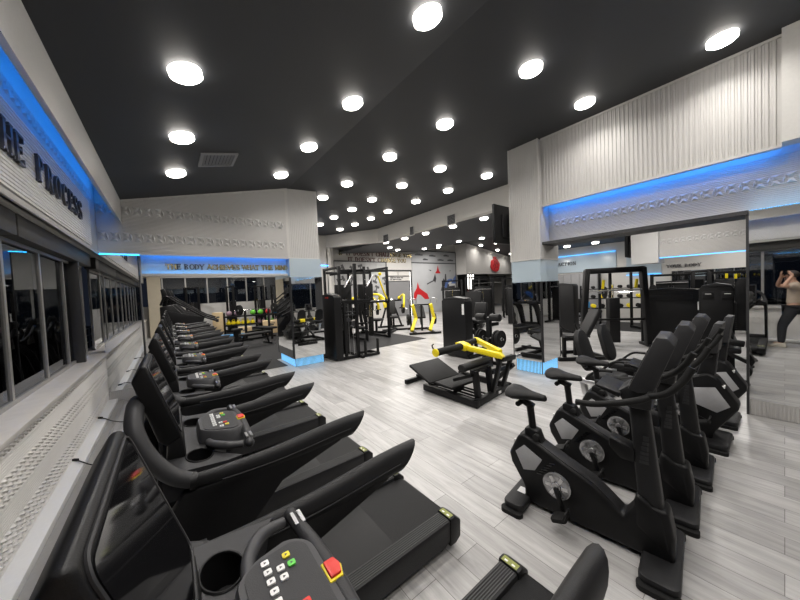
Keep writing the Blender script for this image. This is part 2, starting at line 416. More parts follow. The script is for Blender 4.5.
# ---- window wall
ww = MB().box(-1.25, -.905, YB, 18, 0, .82)
wall = struct('wall_left', ww, M['wallw'], smooth=False)
mb = MB(); ribs(mb, (-.903, YB, .06), Z, Y, X, .76, 6.95-YB, .019, .004)
struct('ribbed_panel', mb, M['lowpanel'], wall, smooth=False)
mb = MB()
for z0 in (.12, .18, .24, .46, .52, .58, .76):
    motif(mb, (-.899, 0, z0), Y, Z, X, 6.9, .046, .016, .075)
struct('relief_row', mb, M['lowpanel'], wall, smooth=False)
struct('window_sill', MB().box(-1.25, -.86, YB, 6.98, .82, .865), M['sill'], wall, bevel=.006)
struct('window_sill', MB().box(-1.25, -.86, 7.3, 18, .82, .865), M['sill'], wall, bevel=.006)
struct('floor_ledge', MB().box(-.9, -.79, YB, 6.94, 0, .07), M['white'], wall, bevel=.004)
struct('floor_channel', MB().box(-.79, -.70, YB, 6.94, 0, .018).box(-.735, -.72, YB, 6.94, .018, .03), M['alu'], wall, smooth=False)
fa = struct('fascia', MB().box(-1.25, -.905, YB, 18, 2.5, 3.85), M['wallw'], wall, smooth=False)
struct('perforated_panel', MB().box(-.905, -.872, YB, 6.3, 2.56, 3.22), M['perf'], wall, smooth=False)
mb = MB(); ribs(mb, (-.8715, YB, 2.57), Z, Y, X, .64, 6.3-YB, .032, .008)
struct('ribbed_panel', mb, M['perf'], wall, smooth=False)
struct('fascia_lip', MB().box(-.93, -.885, YB, 6.95, 2.5, 2.555), M['trimw'], wall, bevel=.004)
mb = MB(); motif(mb, (-.903, 0, 3.40), Y, Z, X, 6.9, .13, .014)
struct('relief_row', mb, M['panelw'], wall, smooth=False)
struct('blind_cassette', MB().box(-1.14, -.99, YB, 3.98, 2.30, 2.5).box(-1.14, -.99, 4.02, 6.95, 2.30, 2.5).box(-1.14, -.99, 7.4, 18, 2.3, 2.5), M['valance'], wall, bevel=.008)
struct('trim_1', MB().prism([(-.655, 3.13), (-.58, 3.05), (-.58, cz(-.58)+.02), (-.655, 3.85)], 'xz', YB, 6.98), M['trimw'], smooth=False)
struct('led_strip', MB().box(-.69, -.665, YB, 6.9, 3.60, 3.62), M['led'], wall, smooth=False)

# windows of the left wall
ys = [-2.5, -1.55, -.6, .35, 1.25, 2.15, 3.08, 4.02, 4.95, 5.85, 6.9]
ys2 = [7.5+.95*i for i in range(12)]
wn = 0
for seq in (ys, ys2):
    for a, b in zip(seq, seq[1:]):
        wn += 1
        w = struct('window_%d' % wn, MB().box(-1.115, -1.109, a+.02, b-.02, .90, 2.28), M['glass'], smooth=False)
        fr = MB()
        fr.box(-1.125, -1.095, a, a+.024, .865, 2.3).box(-1.125, -1.095, b-.024, b, .865, 2.3).box(-1.125, -1.09, a, b, .865, .905).box(-1.125, -1.09, a, b, 2.27, 2.3)
        struct('window_frame', fr, M['alu'], w, smooth=False)
struct('trim_2', MB().box(-1.16, -1.0, 6.12, 6.2, .865, 2.5).box(-1.16, -1.04, 6.34, 6.38, .865, 2.5), M['darkframe'], bevel=.004)
# outdoors: dark deck and a railing
struct('exterior_ground', MB().box(-30, -1.3, -30, 40, -.5, -.4), M['night'], smooth=False)
t = thing('balcony_railing', 'thin metal railing outside the dark windows of the ribbed wall', 'railing', (-2.0, 2, -.4))
for z in (.75, .95, 1.15, 1.35):
    MB().tube([(0, -5, z), (0, 15, z)], .012, 8).build('rail', M['silver'], t)
for y in range(-5, 16, 2): MB().tube([(0, y, 0), (0, y, 1.36)], .018, 8).build('post', M['silver'], t)

# ---- cross beam between the two halls, with the lit motto fascia under it
bw = struct('wall_front', MB().prism([(-.9, 2.53), (2.25, 2.53), (2.25, cz(2.25)), (-.9, 3.8)], 'xz', 7.0, 7.035).prism([(-.9, 2.53), (2.25, 2.53), (2.25, cz(2.25)), (-.9, 3.8)], 'xz', 7.16, 7.4).box(-.9, 2.25, 7.03, 7.17, 2.75, 2.8), M['wallw'], smooth=False)
mb = MB(); ribs(mb, (-.58, 6.998, 2.55), Z, X, -Y, .82, 2.78, .024, .005)
mb2 = MB()
k = 0; z = 3.37
while z < 4.1:                                # upper ribs stop under the sloping ceiling
    x0 = -.58
    for q in range(60):
        if cz(x0) > z+.03: break
        x0 += .05
    if x0 < 2.1: mb2.grid([[(x0, 6.998, z), (2.2, 6.998, z)], [(x0, 6.992, z+.012), (2.2, 6.992, z+.012)], [(x0, 6.998, z+.022), (2.2, 6.998, z+.022)]])
    z += .024
struct('ribbed_panel', mb, M['panel'], bw, smooth=False); struct('ribbed_panel', mb2, M['panel'], bw, smooth=False)
mb = MB(); motif(mb, (-.9, 6.99, 3.28), X, Z, -Y, 3.1, .16, .03); motif(mb, (-.9, 6.99, 2.82), X, Z, -Y, 3.1, .16, .03)
struct('relief_row', mb, M['panelw'], bw, smooth=False)
struct('beam_edge', MB().box(-.9, 2.25, 6.985, 7.04, 2.525, 2.55), M['trimw'], bw, smooth=False)
struct('crown_edge', MB().bar((-.58, 6.98, cz(-.58)-.02), (2.25, 6.98, cz(2.25)-.02), .03, .03), M['trimw'], bw, smooth=False)
struct('motto_fascia', MB().box(-.38, 2.2, 7.16, 7.2, 2.165, 2.53), M['frost'], bw, smooth=False)
struct('led_strip', MB().box(-.36, 2.18, 7.045, 7.065, 2.60, 2.62), M['led'], bw, smooth=False)
struct('led_strip', MB().box(-.36, 2.18, 7.075, 7.085, 2.168, 2.178), M['ledc'], bw, smooth=False)
struct('fascia_shelf', MB().box(-.38, 2.2, 7.07, 7.2, 2.148, 2.165).box(-.38, 2.2, 7.066, 7.072, 2.148, 2.195), M['trimw'], bw, smooth=False)
struct('led_strip', MB().box(-.9, -.38, 6.975, 6.983, 2.513, 2.52), M['ledc'], bw, smooth=False)
t = thing('motto_sign', 'gold serif motto THE BODY ACHIEVES WHAT THE MIND BELIEVES on the blue lit fascia', 'sign', (0, 7.16, 0))
lettering('THE BODY ACHIEVES WHAT THE MIND', .105, .018, (-.03, 0, 2.28), X, Z, -Y, lambda i: M['gold'] if i in (0, 1, 14, 15, 16) or i > 26 else M['letter'] if i < 8 else M['gold'], t, 2.26)

# mirrors: each one a glass with dark edge strips over a ribbed plinth
def mirror(label, x0, x1, y0, y1, z0, z1, face, edges=(1, 1)):
    o = MB().box(x0, x1, y0, y1, z0, z1).build('wall_mirror', M['mirror'], smooth=False); tag(o, label, 'mirror')
    t = .012; y_ = (y0-.006, y1) if face == '-y' else (y0, y1+.006); x_ = (x0-.006, x1)
    if face in '-y+y': E_ = [(x0-.002, x0+t, *y_), (x1-t, x1+.002, *y_)]
    else: E_ = [(*x_, y0-.002, y0+t), (*x_, y1-t, y1+.002)]
    for k in (0, 1):
        if edges[k]: MB().box(*E_[k], z0, z1).build('edge_strip', M['darkframe'], o, smooth=False)
    return o
mirror('narrow tall mirror closing the window end of the lit motto beam', -.9, -.40, 6.96, 7.0, .2, 2.5, '-y', (0, 1))
mb = MB().box(-.9, -.40, 6.96, 7.3, 0, .2); ribs(mb, (-.9, 6.957, .01), X, Z, -Y, .5, .18, .025, .008)
struct('plinth', mb, M['panel'], bw, smooth=False)
struct('pier', MB().box(-.9, -.40, 7.0, 7.3, .2, 2.53), M['dark'], bw, smooth=False)

# ---- the two pillars: ribbed above, glass band, mirrors, lit ribbed plinth
def pillar(x0, x1, y0, y1, zt, zg, zm, inset, ztop):
    p = struct('pillar', MB().box(x0+.03, x1-.03, y0+.03, y1-.03, 0, zt), M['dark'], smooth=False)
    a, b, c, d = x0+inset, x1-inset, y0+inset, y1-inset
    struct('column_head', MB().prism([(a, zt), (b, zt), (b, cz(b)), (a, cz(a))], 'xz', c, d), M['panel'], p, smooth=False)
    mb = MB(); h = cz(a)-zt-.03
    ribs(mb, (a, c-.001, zt), X, Z, -Y, b-a, h, .042, .006); ribs(mb, (a-.001, c, zt), Y, Z, -X, d-c, h, .042, .006)
    struct('ribbed_panel', mb, M['panel'], p, smooth=False)
    e = MB()
    for xx, yy in ((a, c), (b, c), (a, d)): e.box(xx-.012, xx+.012, yy-.012, yy+.012, zt, cz(xx))
    e.box(a-.015, b+.015, c-.015, d+.015, zt-.012, zt+.01)
    struct('corner_trim', e, M['trimw'], p, smooth=False)
    struct('glass_band', MB().box(x0, x1, y0, y1, zg, zt-.012), M['frost'], p, smooth=False)
    g = .035
    mb = MB().box(x0+g, x1-g, y0+g, y1-g, 0, zm)
    ribs(mb, (x0+g, y0+g-.001, .005), X, Z, -Y, x1-x0-2*g, zm-.01, .028, .008); ribs(mb, (x0+g-.001, y0+g, .005), Y, Z, -X, y1-y0-2*g, zm-.01, .028, .008)
    struct('plinth', mb, M['plinthlit'], p, smooth=False)
    return p
pl = pillar(2.22, 2.98, 6.98, 8.18, 2.55, 2.10, .20, .03, 4.2)
mirror('mirror on the front face of the pillar behind the treadmill ends', 2.22, 2.98, 6.965, 7.0, .20, 2.10, '-y')
mirror('mirror on the treadmill side of the far pillar', 2.205, 2.23, 7.0, 8.18, .20, 2.10, '-x')
pr = pillar(5.40, 6.08, 2.74, 3.32, 2.16, 1.74, .24, .0, 4.3)
mirror('mirror on the hall side of the pillar by the hip thrust machine', 5.385, 5.41, 2.74, 3.32, .24, 1.74, '-x')
mirror('narrow mirror on the near face of the pillar beside the framed opening', 5.40, 6.08, 2.725, 2.75, .24, 1.74, '-y')

# ---- right wall above and beside the framed opening
wr = struct('wall_right', MB().prism([(5.75, 2.46), (5.95, 2.46), (5.95, cz(5.95)), (5.75, cz(5.75))], 'xz', YB, 2.73), M['wallw'], smooth=False)
struct('upper_panel', MB().prism([(5.5, 3.12), (5.55, 3.12), (5.55, cz(5.55)), (5.5, cz(5.5))], 'xz', .02, 2.73), M['panel'], wr, smooth=False)
mb = MB(); ribs(mb, (5.498, .04, 3.13), Y, Z, -X, 2.66, 1.17, .052, .014)
struct('ribbed_panel', mb, M['panel'], wr, smooth=False)
struct('crown_edge', MB().box(5.475, 5.62, .02, 2.72, 4.30, 4.335), M['trimw'], wr, smooth=False)
struct('panel_edge', MB().box(5.478, 5.555, .02, 2.72, 3.105, 3.13), M['trimw'], wr, smooth=False)
mb = MB(); ribs(mb, (5.747, YB, 2.47), Z, Y, -X, .62, 2.72-YB, .022, .005)
struct('ribbed_panel', mb, M['panel'], wr, smooth=False)
mb = MB(); motif(mb, (5.74, YB, 2.80), Y, Z, -X, 2.72-YB, .12, .024)
struct('relief_row', mb, M['panelw'], wr, smooth=False)
struct('led_strip', MB().box(5.56, 5.58, .05, 2.7, 3.17, 3.19), M['ledr'], wr, smooth=False)
struct('side_pilaster', MB().prism([(5.34, 3.12), (5.56, 3.12), (5.56, cz(5.56)), (5.34, cz(5.34))], 'xz', -.11, .02), M['trimw'], wr, smooth=False)
struct('upper_panel', MB().prism([(5.5, 3.2), (5.55, 3.2), (5.55, cz(5.55)), (5.5, cz(5.5))], 'xz', YB, -.11), M['wallw'], wr, smooth=False)
struct('led_strip', MB().box(5.565, 5.58, YB, -.15, 3.3, 3.315), M['led'], wr, smooth=False)
struct('led_strip', MB().box(5.60, 5.62, YB, .26, 2.462, 2.472), M['ledc'], wr, smooth=False)
struct('door_frame', MB().box(5.47, 5.95, .262, 2.74, 2.415, 2.462).box(5.485, 5.95, .262, .285, 0, 2.43), M['darkframe'], wr, smooth=False)
struct('pier', MB().box(5.52, 5.95, YB, .262, 0, 2.46), M['dark'], wr, smooth=False)
mb = MB().box(5.5, 5.6, YB, .262, 0, .19); ribs(mb, (5.498, YB, .01), Y, Z, -X, .262-YB, .17, .03, .008)
struct('plinth', mb, M['panel'], wr, smooth=False)
o = MB().box(5.50, 5.53, YB, .262, .19, 2.45).build('wall_mirror', M['mirror'], smooth=False); tag(o, 'big floor to ceiling mirror in which the person is reflected', 'mirror')

# ---- wall behind the camera: sill, dark windows
wb = struct('wall_rear', MB().box(-1.3, 15.3, YB-.25, YB, 0, .85).box(-1.3, 15.3, YB-.25, YB, 2.3, 4.6), M['wallw'], smooth=False)
struct('window_sill', MB().box(-1.25, 5.5, YB-.25, YB+.05, .85, .89), M['sill'], wb, bevel=.005)
for i in range(11):
    a = -1.2+i*1.45; wn += 1
    w = struct('window_%d' % wn, MB().box(a, a+1.45, YB-.13, YB-.124, .9, 2.3), M['glass'], smooth=False)
    struct('window_frame', MB().box(a-.03, a+.03, YB-.16, YB-.08, .88, 2.3), M['alu'], w, smooth=False)

# ---- bulkhead band, its lower hall and the far walls
bd = struct('trim_3', MB().box(7.35, 7.6, 3.3, 10.9, 3.83, 4.5), M['wallw'], smooth=False)
mb = MB(); mb.hexa([(7.35, 10.9, 3.83), (7.6, 10.9, 3.83), (6.0, 13.1, 3.80), (5.8, 12.9, 3.80), (7.35, 10.9, 4.5), (7.6, 10.9, 4.5), (6.0, 13.1, 4.5), (5.8, 12.9, 4.5)])
struct('bulkhead_turn', mb, M['wallw'], bd, smooth=False)
struct('wall_corner', MB().box(5.0, 5.85, 12.9, 13.1, 0, 4.5), M['wallw'], smooth=False)
struct('led_strip', MB().box(5.0, 5.85, 12.87, 12.88, 2.95, 2.97), M['led'], bd, smooth=False)
mb = MB(); mb.hexa([(5.8, 12.9, 0), (6.0, 12.9, 0), (7.2, 15.1, 0), (7.0, 15.1, 0), (5.8, 12.9, 4.5), (6.0, 12.9, 4.5), (7.2, 15.1, 4.5), (7.0, 15.1, 4.5)])
struct('wall_side', mb, M['wallw'], smooth=False)
struct('wall_partition', MB().box(5.0, 5.15, 13.1, 18, 0, 4.5), M['wallw'], smooth=False)
bk = struct('wall_back', MB().box(7.0, 10.55, 15, 15.25, 0, 5.2).box(12.6, 17.0, 15, 15.25, 0, 5.2).box(10.55, 12.6, 15, 15.25, 2.9, 5.2), M['wallw'], smooth=False)
d = struct('door_1', MB().box(10.62, 12.5, 15.08, 15.14, 0, 2.28), M['bodygrey'], smooth=False)
struct('door_frame', MB().box(10.5, 10.62, 14.97, 15.2, 0, 2.95).box(12.5, 12.62, 14.97, 15.2, 0, 2.95).box(10.5, 12.62, 14.97, 15.2, 2.88, 2.97).box(10.5, 12.62, 14.98, 15.2, 2.56, 2.60), M['darkframe'], d, smooth=False)
struct('transom_panel', MB().box(10.62, 11.5, 15.0, 15.1, 2.6, 2.88).box(11.54, 12.5, 15.0, 15.1, 2.6, 2.88).box(10.62, 12.5, 15.02, 15.1, 2.28, 2.56), M['wallw'], d, smooth=False)
struct('door_handle', MB().tube([(12.3, 15.05, .95), (12.3, 15.05, 1.15)], .015, 8), M['silver'], d)
t = thing('door_notice', 'two small dark lines of print above the grey door', 'sign', (0, 15.02, 0))
for z, ws in ((2.47, (.26, .12, .30, .16)), (2.36, (.14, .22, .10, .24))):
    x = 10.9
    for w_ in ws: MB().box(x, x+w_, -.008, .0, z-.03, z+.03).build('printed_word', M['letter'], t, smooth=False); x += w_+.06
o = MB().box(12.47, 12.49, 14.96, 14.97, .0, 2.85).build('strip_light', M['whitelite'], smooth=False); tag(o, 'thin vertical white light beside the grey door', 'light')
wsd = struct('wall_side', MB().box(16.95, 17.1, 14.0, 18.2, 2.63, 5.3).box(16.95, 17.1, 15.0, 18.2, 0, 2.63), M['wallw'], smooth=False)
wp = struct('wall_bulkhead', MB().box(17.1, 25, 14.0, 14.2, 2.63, 5.3), M['wallw'], smooth=False)
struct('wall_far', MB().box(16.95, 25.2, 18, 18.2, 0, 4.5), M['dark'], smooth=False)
struct('wall_east', MB().box(25, 25.2, 8, 18, 0, 4.5), M['wallw'], smooth=False)
struct('wall_end', MB().box(-1.2, 5.15, 18, 18.2, 0, 1.42).box(-1.2, 5.15, 18, 18.2, 2.75, 4.7), M['wallw'], smooth=False)
struct('trim_4', MB().box(-.78, -.30, 17.6, 18, 0, 2.85), M['beigewall'], smooth=False)
struct('trim_5', MB().box(-.3, 5.0, 17.90, 18.0, 2.75, 3.1), M['wallw'], smooth=False)
for i in range(6):
    a = -.25+i*.9; wn += 1
    w = struct('window_%d' % wn, MB().box(a, a+.9, 18.08, 18.085, 1.42, 2.75), M['glass'], smooth=False)
    struct('window_frame', MB().box(a-.03, a+.03, 18.03, 18.13, 1.4, 2.75).box(a, a+.9, 18.04, 18.12, 1.4, 1.45), M['alu'], w, smooth=False)

# ---- room behind the framed opening
wf = struct('wall_far', MB().box(15.0, 15.2, YB, 8.0, 0, 3.3), M['wallw'], smooth=False)
struct('recess_panel', MB().box(14.96, 15.0, 4.35, 6.9, 2.15, 2.95), M['frost'], wf, smooth=False)
struct('recess_panel', MB().box(14.96, 15.0, 2.9, 4.0, 1.9, 2.95), M['frost'], wf, smooth=False)
struct('led_strip', MB().box(14.9, 14.93, 4.35, 6.9, 2.93, 2.95).box(14.9, 14.93, 2.9, 4.0, 2.93, 2.95), M['leddim'], wf, smooth=False)
struct('led_strip', MB().box(14.93, 14.95, 2.9, 4.0, 1.88, 1.9), M['leddim'], wf, smooth=False)
t = thing('action_sign', 'dark serif word ACTION on the blue lit far wall', 'sign', (14.95, 0, 0))
lettering('ACTION', .155, .02, (-.01, 6.72, 2.50), -Y, Z, -X, M['letter'], t, .83)
cl = struct('trim_7', MB().box(8.47, 9.03, 1.69, 2.17, 2.05, 3.3), M['panelw'], smooth=False)
bm2 = struct('trim_6', MB().box(8.6, 8.9, YB, 1.72, 2.16, 3.3), M['wallw'], smooth=False)
mb = MB(); ribs(mb, (8.598, YB, 2.17), Z, Y, -X, 1.1, 1.72-YB, .024, .005); struct('ribbed_panel', mb, M['panel'], bm2, smooth=False)
mb = MB(); motif(mb, (8.59, YB, 2.5), Y, Z, -X, 1.7-YB, .11, .014); struct('relief_row', mb, M['panelw'], bm2, smooth=False)
struct('led_strip', MB().box(8.60, 8.62, YB, 1.7, 2.145, 2.158).box(8.56, 8.575, YB, 1.65, 3.26, 3.275), M['leddim'], bm2, smooth=False)
mirror('wide low mirror on the far wall behind the black cable rigs', 14.97, 15.0, YB, 2.6, .1, 1.95, '-x')
t = thing('room_sign', 'dark serif words YOUR BODY on the pale far wall past the ribbed beam', 'sign', (14.98, 0, 0))
lettering('YOUR BODY', .12, .02, (-.005, 2.75, 2.08), -Y, Z, -X, M['letter'], t, .95)

# ---- vents and lamps
def lamp(x, y, z, label, slope=0.0, big=.112, kind='led_panel'):
    t = thing('ceiling_light', label, 'ceiling light', (x, y, z), 0, 'round white ceiling lights'); t.rotation_euler = (0, -math.atan(slope), 0)
    MB().lathe([(big, -.045), (big+.012, -.04), (big+.014, 0)], (0, 0, 0), n=28).build('rim', M['lampside'], t)
    MB().lathe([(big*.985, -.046), (big*.9, -.056), (big*.3, -.06)], (0, 0, 0), n=28).build('diffuser', M['lamp'], t)
    ld = bpy.data.lights.get(kind)
    if ld is None:
        ld = bpy.data.lights.new(kind, 'AREA'); ld.shape = 'DISK'; ld.size = .2; ld.energy = LAMP_W*(1 if kind == 'led_panel' else 4.0); ld.color = (1, .955, .905); ld.spread = R(148 if kind == 'led_panel' else 172)
    lo = bpy.data.objects.new('led_panel', ld); C.objects.link(lo); lo.parent = t; lo.location = (0, 0, -.075)
rows = {
 'first': [(.21, 3.14), (.22, 4.41), (.18, 5.67)],
 'second': [(1.88, 1.88), (1.93, 3.29), (1.88, 4.63), (1.83, 5.96)],
 'third': [(3.47, 1.81), (3.47, 3.18), (3.40, 4.52), (3.37, 6.17), (3.30, 7.37)],
 'fourth': [(4.93, .42), (4.90, 1.77), (4.76, 4.55), (4.68, 5.78), (4.64, 7.09), (4.64, 8.25), (4.57, 9.39), (4.56, 10.58)],
 'fifth': [(6.17, 4.37), (6.15, 5.61), (6.02, 6.80), (5.92, 8.11), (5.92, 9.18), (5.87, 10.27), (5.76, 11.33)]}
ORD = ['nearest', '2nd', '3rd', '4th', '5th', '6th', '7th', '8th', '9th', '10th']
for rn, ps in rows.items():
    for i, (x, y) in enumerate(ps):
        e = .05; lamp(x, y, cz(x), 'round white ceiling light in the %s row from the windows, %s along the row' % (rn, ORD[i].replace('nearest', '1st')), (cz(x+e)-cz(x-e))/(2*e))
for i, (x, y) in enumerate([(.2, 1.85), (.2, .5), (1.9, .5), (3.45, .45), (1.9, -.95), (3.45, -.95), (4.9, -.95), (.2, -.95)]):
    lamp(x, y, cz(x), 'round ceiling light over the camera end of the hall, place %d' % (i+1), .15)
for i, (x, y) in enumerate([(8.05, 5.86), (8.04, 7.17), (8.0, 8.55), (7.93, 9.75), (7.72, 10.84)]):
    lamp(x, y, lz(x), 'round light under the lower ceiling, %s of the line along the vented bulkhead' % ORD[i].replace('nearest', '1st'), .05, kind='led_panel_bright')
for i, (x, y) in enumerate([(12.64, 9.37), (12.04, 10.37), (12.01, 11.79)]):
    lamp(x, y, lz(x), 'round light on the lower ceiling before the mural wall, %s of three' % ORD[i].replace('nearest', '1st'), .1, kind='led_panel_bright')
for i, (x, y) in enumerate([(18.05, 13.5), (18.08, 12.26), (19.92, 13.4), (21.6, 13.3)]):
    lamp(x, y, lz(x), 'small distant ceiling light above the red emblem wall, %s of four' % ORD[i].replace('nearest', '1st'), -.14)
for i, (x, y) in enumerate([(13.9, 5.85), (13.9, 4.75), (12.57, 4.75), (12.72, 3.78), (10.4, 4.2), (7.2, 1.3), (11, .8), (13.5, .8)]):
    if i < 4: lamp(x, y, 3.3, 'round ceiling light in the room past the framed opening, %s of four' % ORD[i].replace('nearest', '1st'))
    else: lamp(x, y, 3.3, 'round ceiling light deeper in the room past the framed opening, number %d' % (i-3), kind='led_panel_bright')
# unseen lamps added to brighten back wall; second hall's own hide behind the beam
for i, (x, y) in enumerate([(9.2, 12.6), (10.5, 13.6), (13.8, 13.6), (12.2, 13.2)]):
    lamp(x, y, lz(x), 'round light close to the white back wall and mural, place %d' % (i+1), .1, kind='led_panel_bright')
for i, (x, y) in enumerate([(.3, 9.2), (.3, 12.5), (.3, 15.5), (2.6, 10.5), (2.6, 13.5), (2.6, 16)]):
    lamp(x, y, cz(x), 'round ceiling light in the hall beyond the motto beam, place %d' % (i+1), .2, kind='led_panel_bright')
t = thing('ceiling_vent', 'rectangular louvred air vent in the dark ceiling between lights', 'vent', (.68, 5.16, cz(.68)-.004)); t.rotation_euler = (0, -math.atan(.239), 0)
MB().box(-.24, .24, -.25, -.21, -.02, 0).box(-.24, .24, .21, .25, -.02, 0).box(-.24, -.2, -.21, .21, -.02, 0).box(.2, .24, -.21, .21, -.02, 0).build('frame', M['bodygrey'], t, smooth=False)
for i in range(9): MB().bar((-.18+i*.045, -.21, -.012), (-.18+i*.045, .21, -.012), .03, .004, up=(.5, 0, 1)).build('slat', M['bodygrey'], t, smooth=False)
for i, (y0, y1) in enumerate([(6.40, 6.80), (8.44, 8.72), (10.08, 10.5)]):
    t = thing('wall_vent', ['grey grille on the white bulkhead, one closest to the ribbed pillar', 'grey grille in the middle of the white bulkhead', 'grey grille at the far end of the white bulkhead'][i], 'vent', (7.345, (y0+y1)/2, 3.9), 0, 'bulkhead grilles')
    w = (y1-y0)/2
    MB().box(-.02, 0, -w, w, -.18, -.15).box(-.02, 0, -w, w, .15, .18).box(-.02, 0, -w, -w+.03, -.15, .15).box(-.02, 0, w-.03, w, -.15, .15).build('frame', M['trimw'], t, smooth=False)
    MB().box(-.006, 0, -w+.03, w-.03, -.15, .15).build('backing', M['dark'], t, smooth=False)
    for k in range(7): MB().bar((-.012, -w+.03, -.13+k*.043), (-.012, w-.03, -.13+k*.043), .02, .006, up=(-.6, 0, 1)).build('slat', M['bodygrey'], t, smooth=False)

# ---- signs and pictures
t = thing('process_sign', 'large dark letters reading THE PROCESS on the perforated fascia above the windows', 'sign', (-.862, 0, 0))
lettering('PROCESS', .235, .022, (0, 3.98, 2.79), Y, Z, X, M['letter'], t, 1.72)
lettering('THE', .235, .022, (0, 3.05, 2.79), Y, Z, X, M['letter'], t, .66)
t = thing('wall_motto', 'two line bronze and gold motto IT DOESNT CHALLENGE YOU on the white back wall', 'sign', (0, 14.99, 0))
lettering("IF IT DOESN'T CHALLENGE YOU", .255, .03, (7.45, 0, 3.76), X, Z, -Y, lambda i: M['gold'] if i < 2 or i > 18 else M['bronze'], t, 5.2)
lettering("IT DOESN'T CHANGE YOU", .255, .03, (8.0, 0, 3.42), X, Z, -Y, lambda i: M['gold'] if i > 11 else M['bronze'], t, 4.2)
def blotch(name, a, b, sc, th):
    m = bpy.data.materials.new(name); m.use_nodes = True; nt = m.node_tree; L = nt.links; N = nt.nodes.new
    bs = nt.nodes['Principled BSDF']; bs.inputs['Roughness'].default_value = .35
    tc = N('ShaderNodeTexCoord'); v = N('ShaderNodeTexVoronoi'); v.inputs['Scale'].default_value = sc; L.new(tc.outputs['Object'], v.inputs['Vector'])
    mp = N('ShaderNodeMapping'); mp.inputs['Rotation'].default_value = (0, R(40), 0); L.new(tc.outputs['Object'], mp.inputs[0])
    w = N('ShaderNodeTexWave'); w.inputs['Scale'].default_value = sc*.35; w.inputs['Distortion'].default_value = 3; L.new(mp.outputs[0], w.inputs['Vector'])
    mu = N('ShaderNodeMath'); mu.operation = 'MULTIPLY'; L.new(v.outputs['Distance'], mu.inputs[0]); L.new(w.outputs[0], mu.inputs[1])
    r = N('ShaderNodeValToRGB'); r.color_ramp.elements[0].position = th; r.color_ramp.elements[1].position = th+.28
    r.color_ramp.elements[0].color = (*a, 1); r.color_ramp.elements[1].color = (*b, 1)
    L.new(mu.outputs[0], r.inputs[0]); L.new(r.outputs[0], bs.inputs['Base Color']); return m
M['poster'] = mat('photo_print_ground', (.42, .42, .42), .4, noise=.6, nscale=1.6)
t = thing('wall_poster', 'large black and white photo poster of dumbbells behind the rack', 'poster', (8.85, 14.98, 2.3))
MB().box(-1.72, 1.72, -.02, .01, -1.1, 1.1).build('print', M['poster'], t, smooth=False)
for k in range(11):
    pm = MB()
    cx, cz_, a = -1.35+.55*(k % 6)+.1*(k % 3), .72-.62*(k//4)-.1*(k % 2), R(25+40*(k % 3)); c_, s_ = math.cos(a), math.sin(a)
    def dp(u, v): return (cx+u*c_-v*s_, cz_+u*s_+v*c_)
    for u0, u1, v in ((-.24, -.10, .15), (.10, .24, .15), (-.12, .12, .04)):
        pm.prism([dp(u0, -v), dp(u1, -v), dp(u1, v), dp(u0, v)], 'xz', -.024-.001*(v < .1), -.018)
    pm.build('printed_dumbbell', M['dark'], t, smooth=False)
MB().box(-1.78, -1.7, -.03, .01, -1.16, 1.16).box(1.7, 1.78, -.03, .01, -1.16, 1.16).box(-1.7, 1.7, -.03, .01, 1.1, 1.16).build('frame', M['darkframe'], t, smooth=False)
t = thing('mural', 'pale wall mural with red arch, dark figures and a blue and white dome', 'mural', (14.85, 14.98, 0))
M['mural'] = mat('mural_ground', (.44, .45, .46), .5, noise=.12, nscale=1.5)
M['muraltop'] = mat('mural_top_band', (.36, .37, .38), .5, noise=.1, nscale=2)
M['mblue'] = mat('mural_blue', (.12, .20, .48), .5, noise=.5, nscale=4)
MB().box(-2.18, 2.08, -.01, .01, .1, 3.42).build('ground', M['mural'], t, smooth=False)
MB().box(-2.18, 2.08, -.02, .01, 3.48, 4.25).build('top_band', M['muraltop'], t, smooth=False)
MB().box(-2.2, 2.1, -.03, .01, 3.42, 3.48).box(-2.2, 2.1, -.03, .01, 4.25, 4.3).box(2.04, 2.1, -.03, .01, 0, 4.25).build('frame', M['darkframe'], t, smooth=False)
for x, w, z in ((-1.9, .7, 3.98), (-.6, .6, 3.95), (.8, .55, 4.0), (-1.2, .45, 3.68), (.2, .6, 3.68), (1.2, .6, 3.68)):
    MB().box(x, x+w, -.026, -.02, z-.04, z+.04).box(x+w*.2, x+w*.7, -.026, -.02, z+.05, z+.08).build('caption', M['letter'], t, smooth=False)
ap = [(-2.15, 1.0), (-2.1, 1.45), (-1.85, 1.75), (-1.75, 2.15), (-1.6, 1.75), (-.9, 1.35), (-.75, 1.0), (-1.15, 1.0), (-1.5, 1.3), (-1.8, 1.35), (-1.95, 1.0)]
MB().prism(ap, 'xz', -.02, -.01).build('red_arch', M['redlogo'], t, smooth=False)
MB().prism([(-.1, 2.75), (.45, 2.75), (.3, 2.95), (.2, 3.3), (.1, 2.95)], 'xz', -.02, -.01).build('red_spire', M['redlogo'], t, smooth=False)
MB().prism(arc(1.5, 1.7, .48, -40, 220, 14), 'xz', -.02, -.01).build('white_dome', M['white'], t, smooth=False)
MB().prism(arc(1.42, 1.75, .60, 70, 190, 10)+arc(1.5, 1.7, .45, 190, 70, 10), 'xz', -.024, -.01).prism([(2.0, 2.0), (2.0, 2.6), (1.8, 2.4), (1.5, 2.0)], 'xz', -.022, -.012).build('blue_swirl', M['mblue'], t, smooth=False)
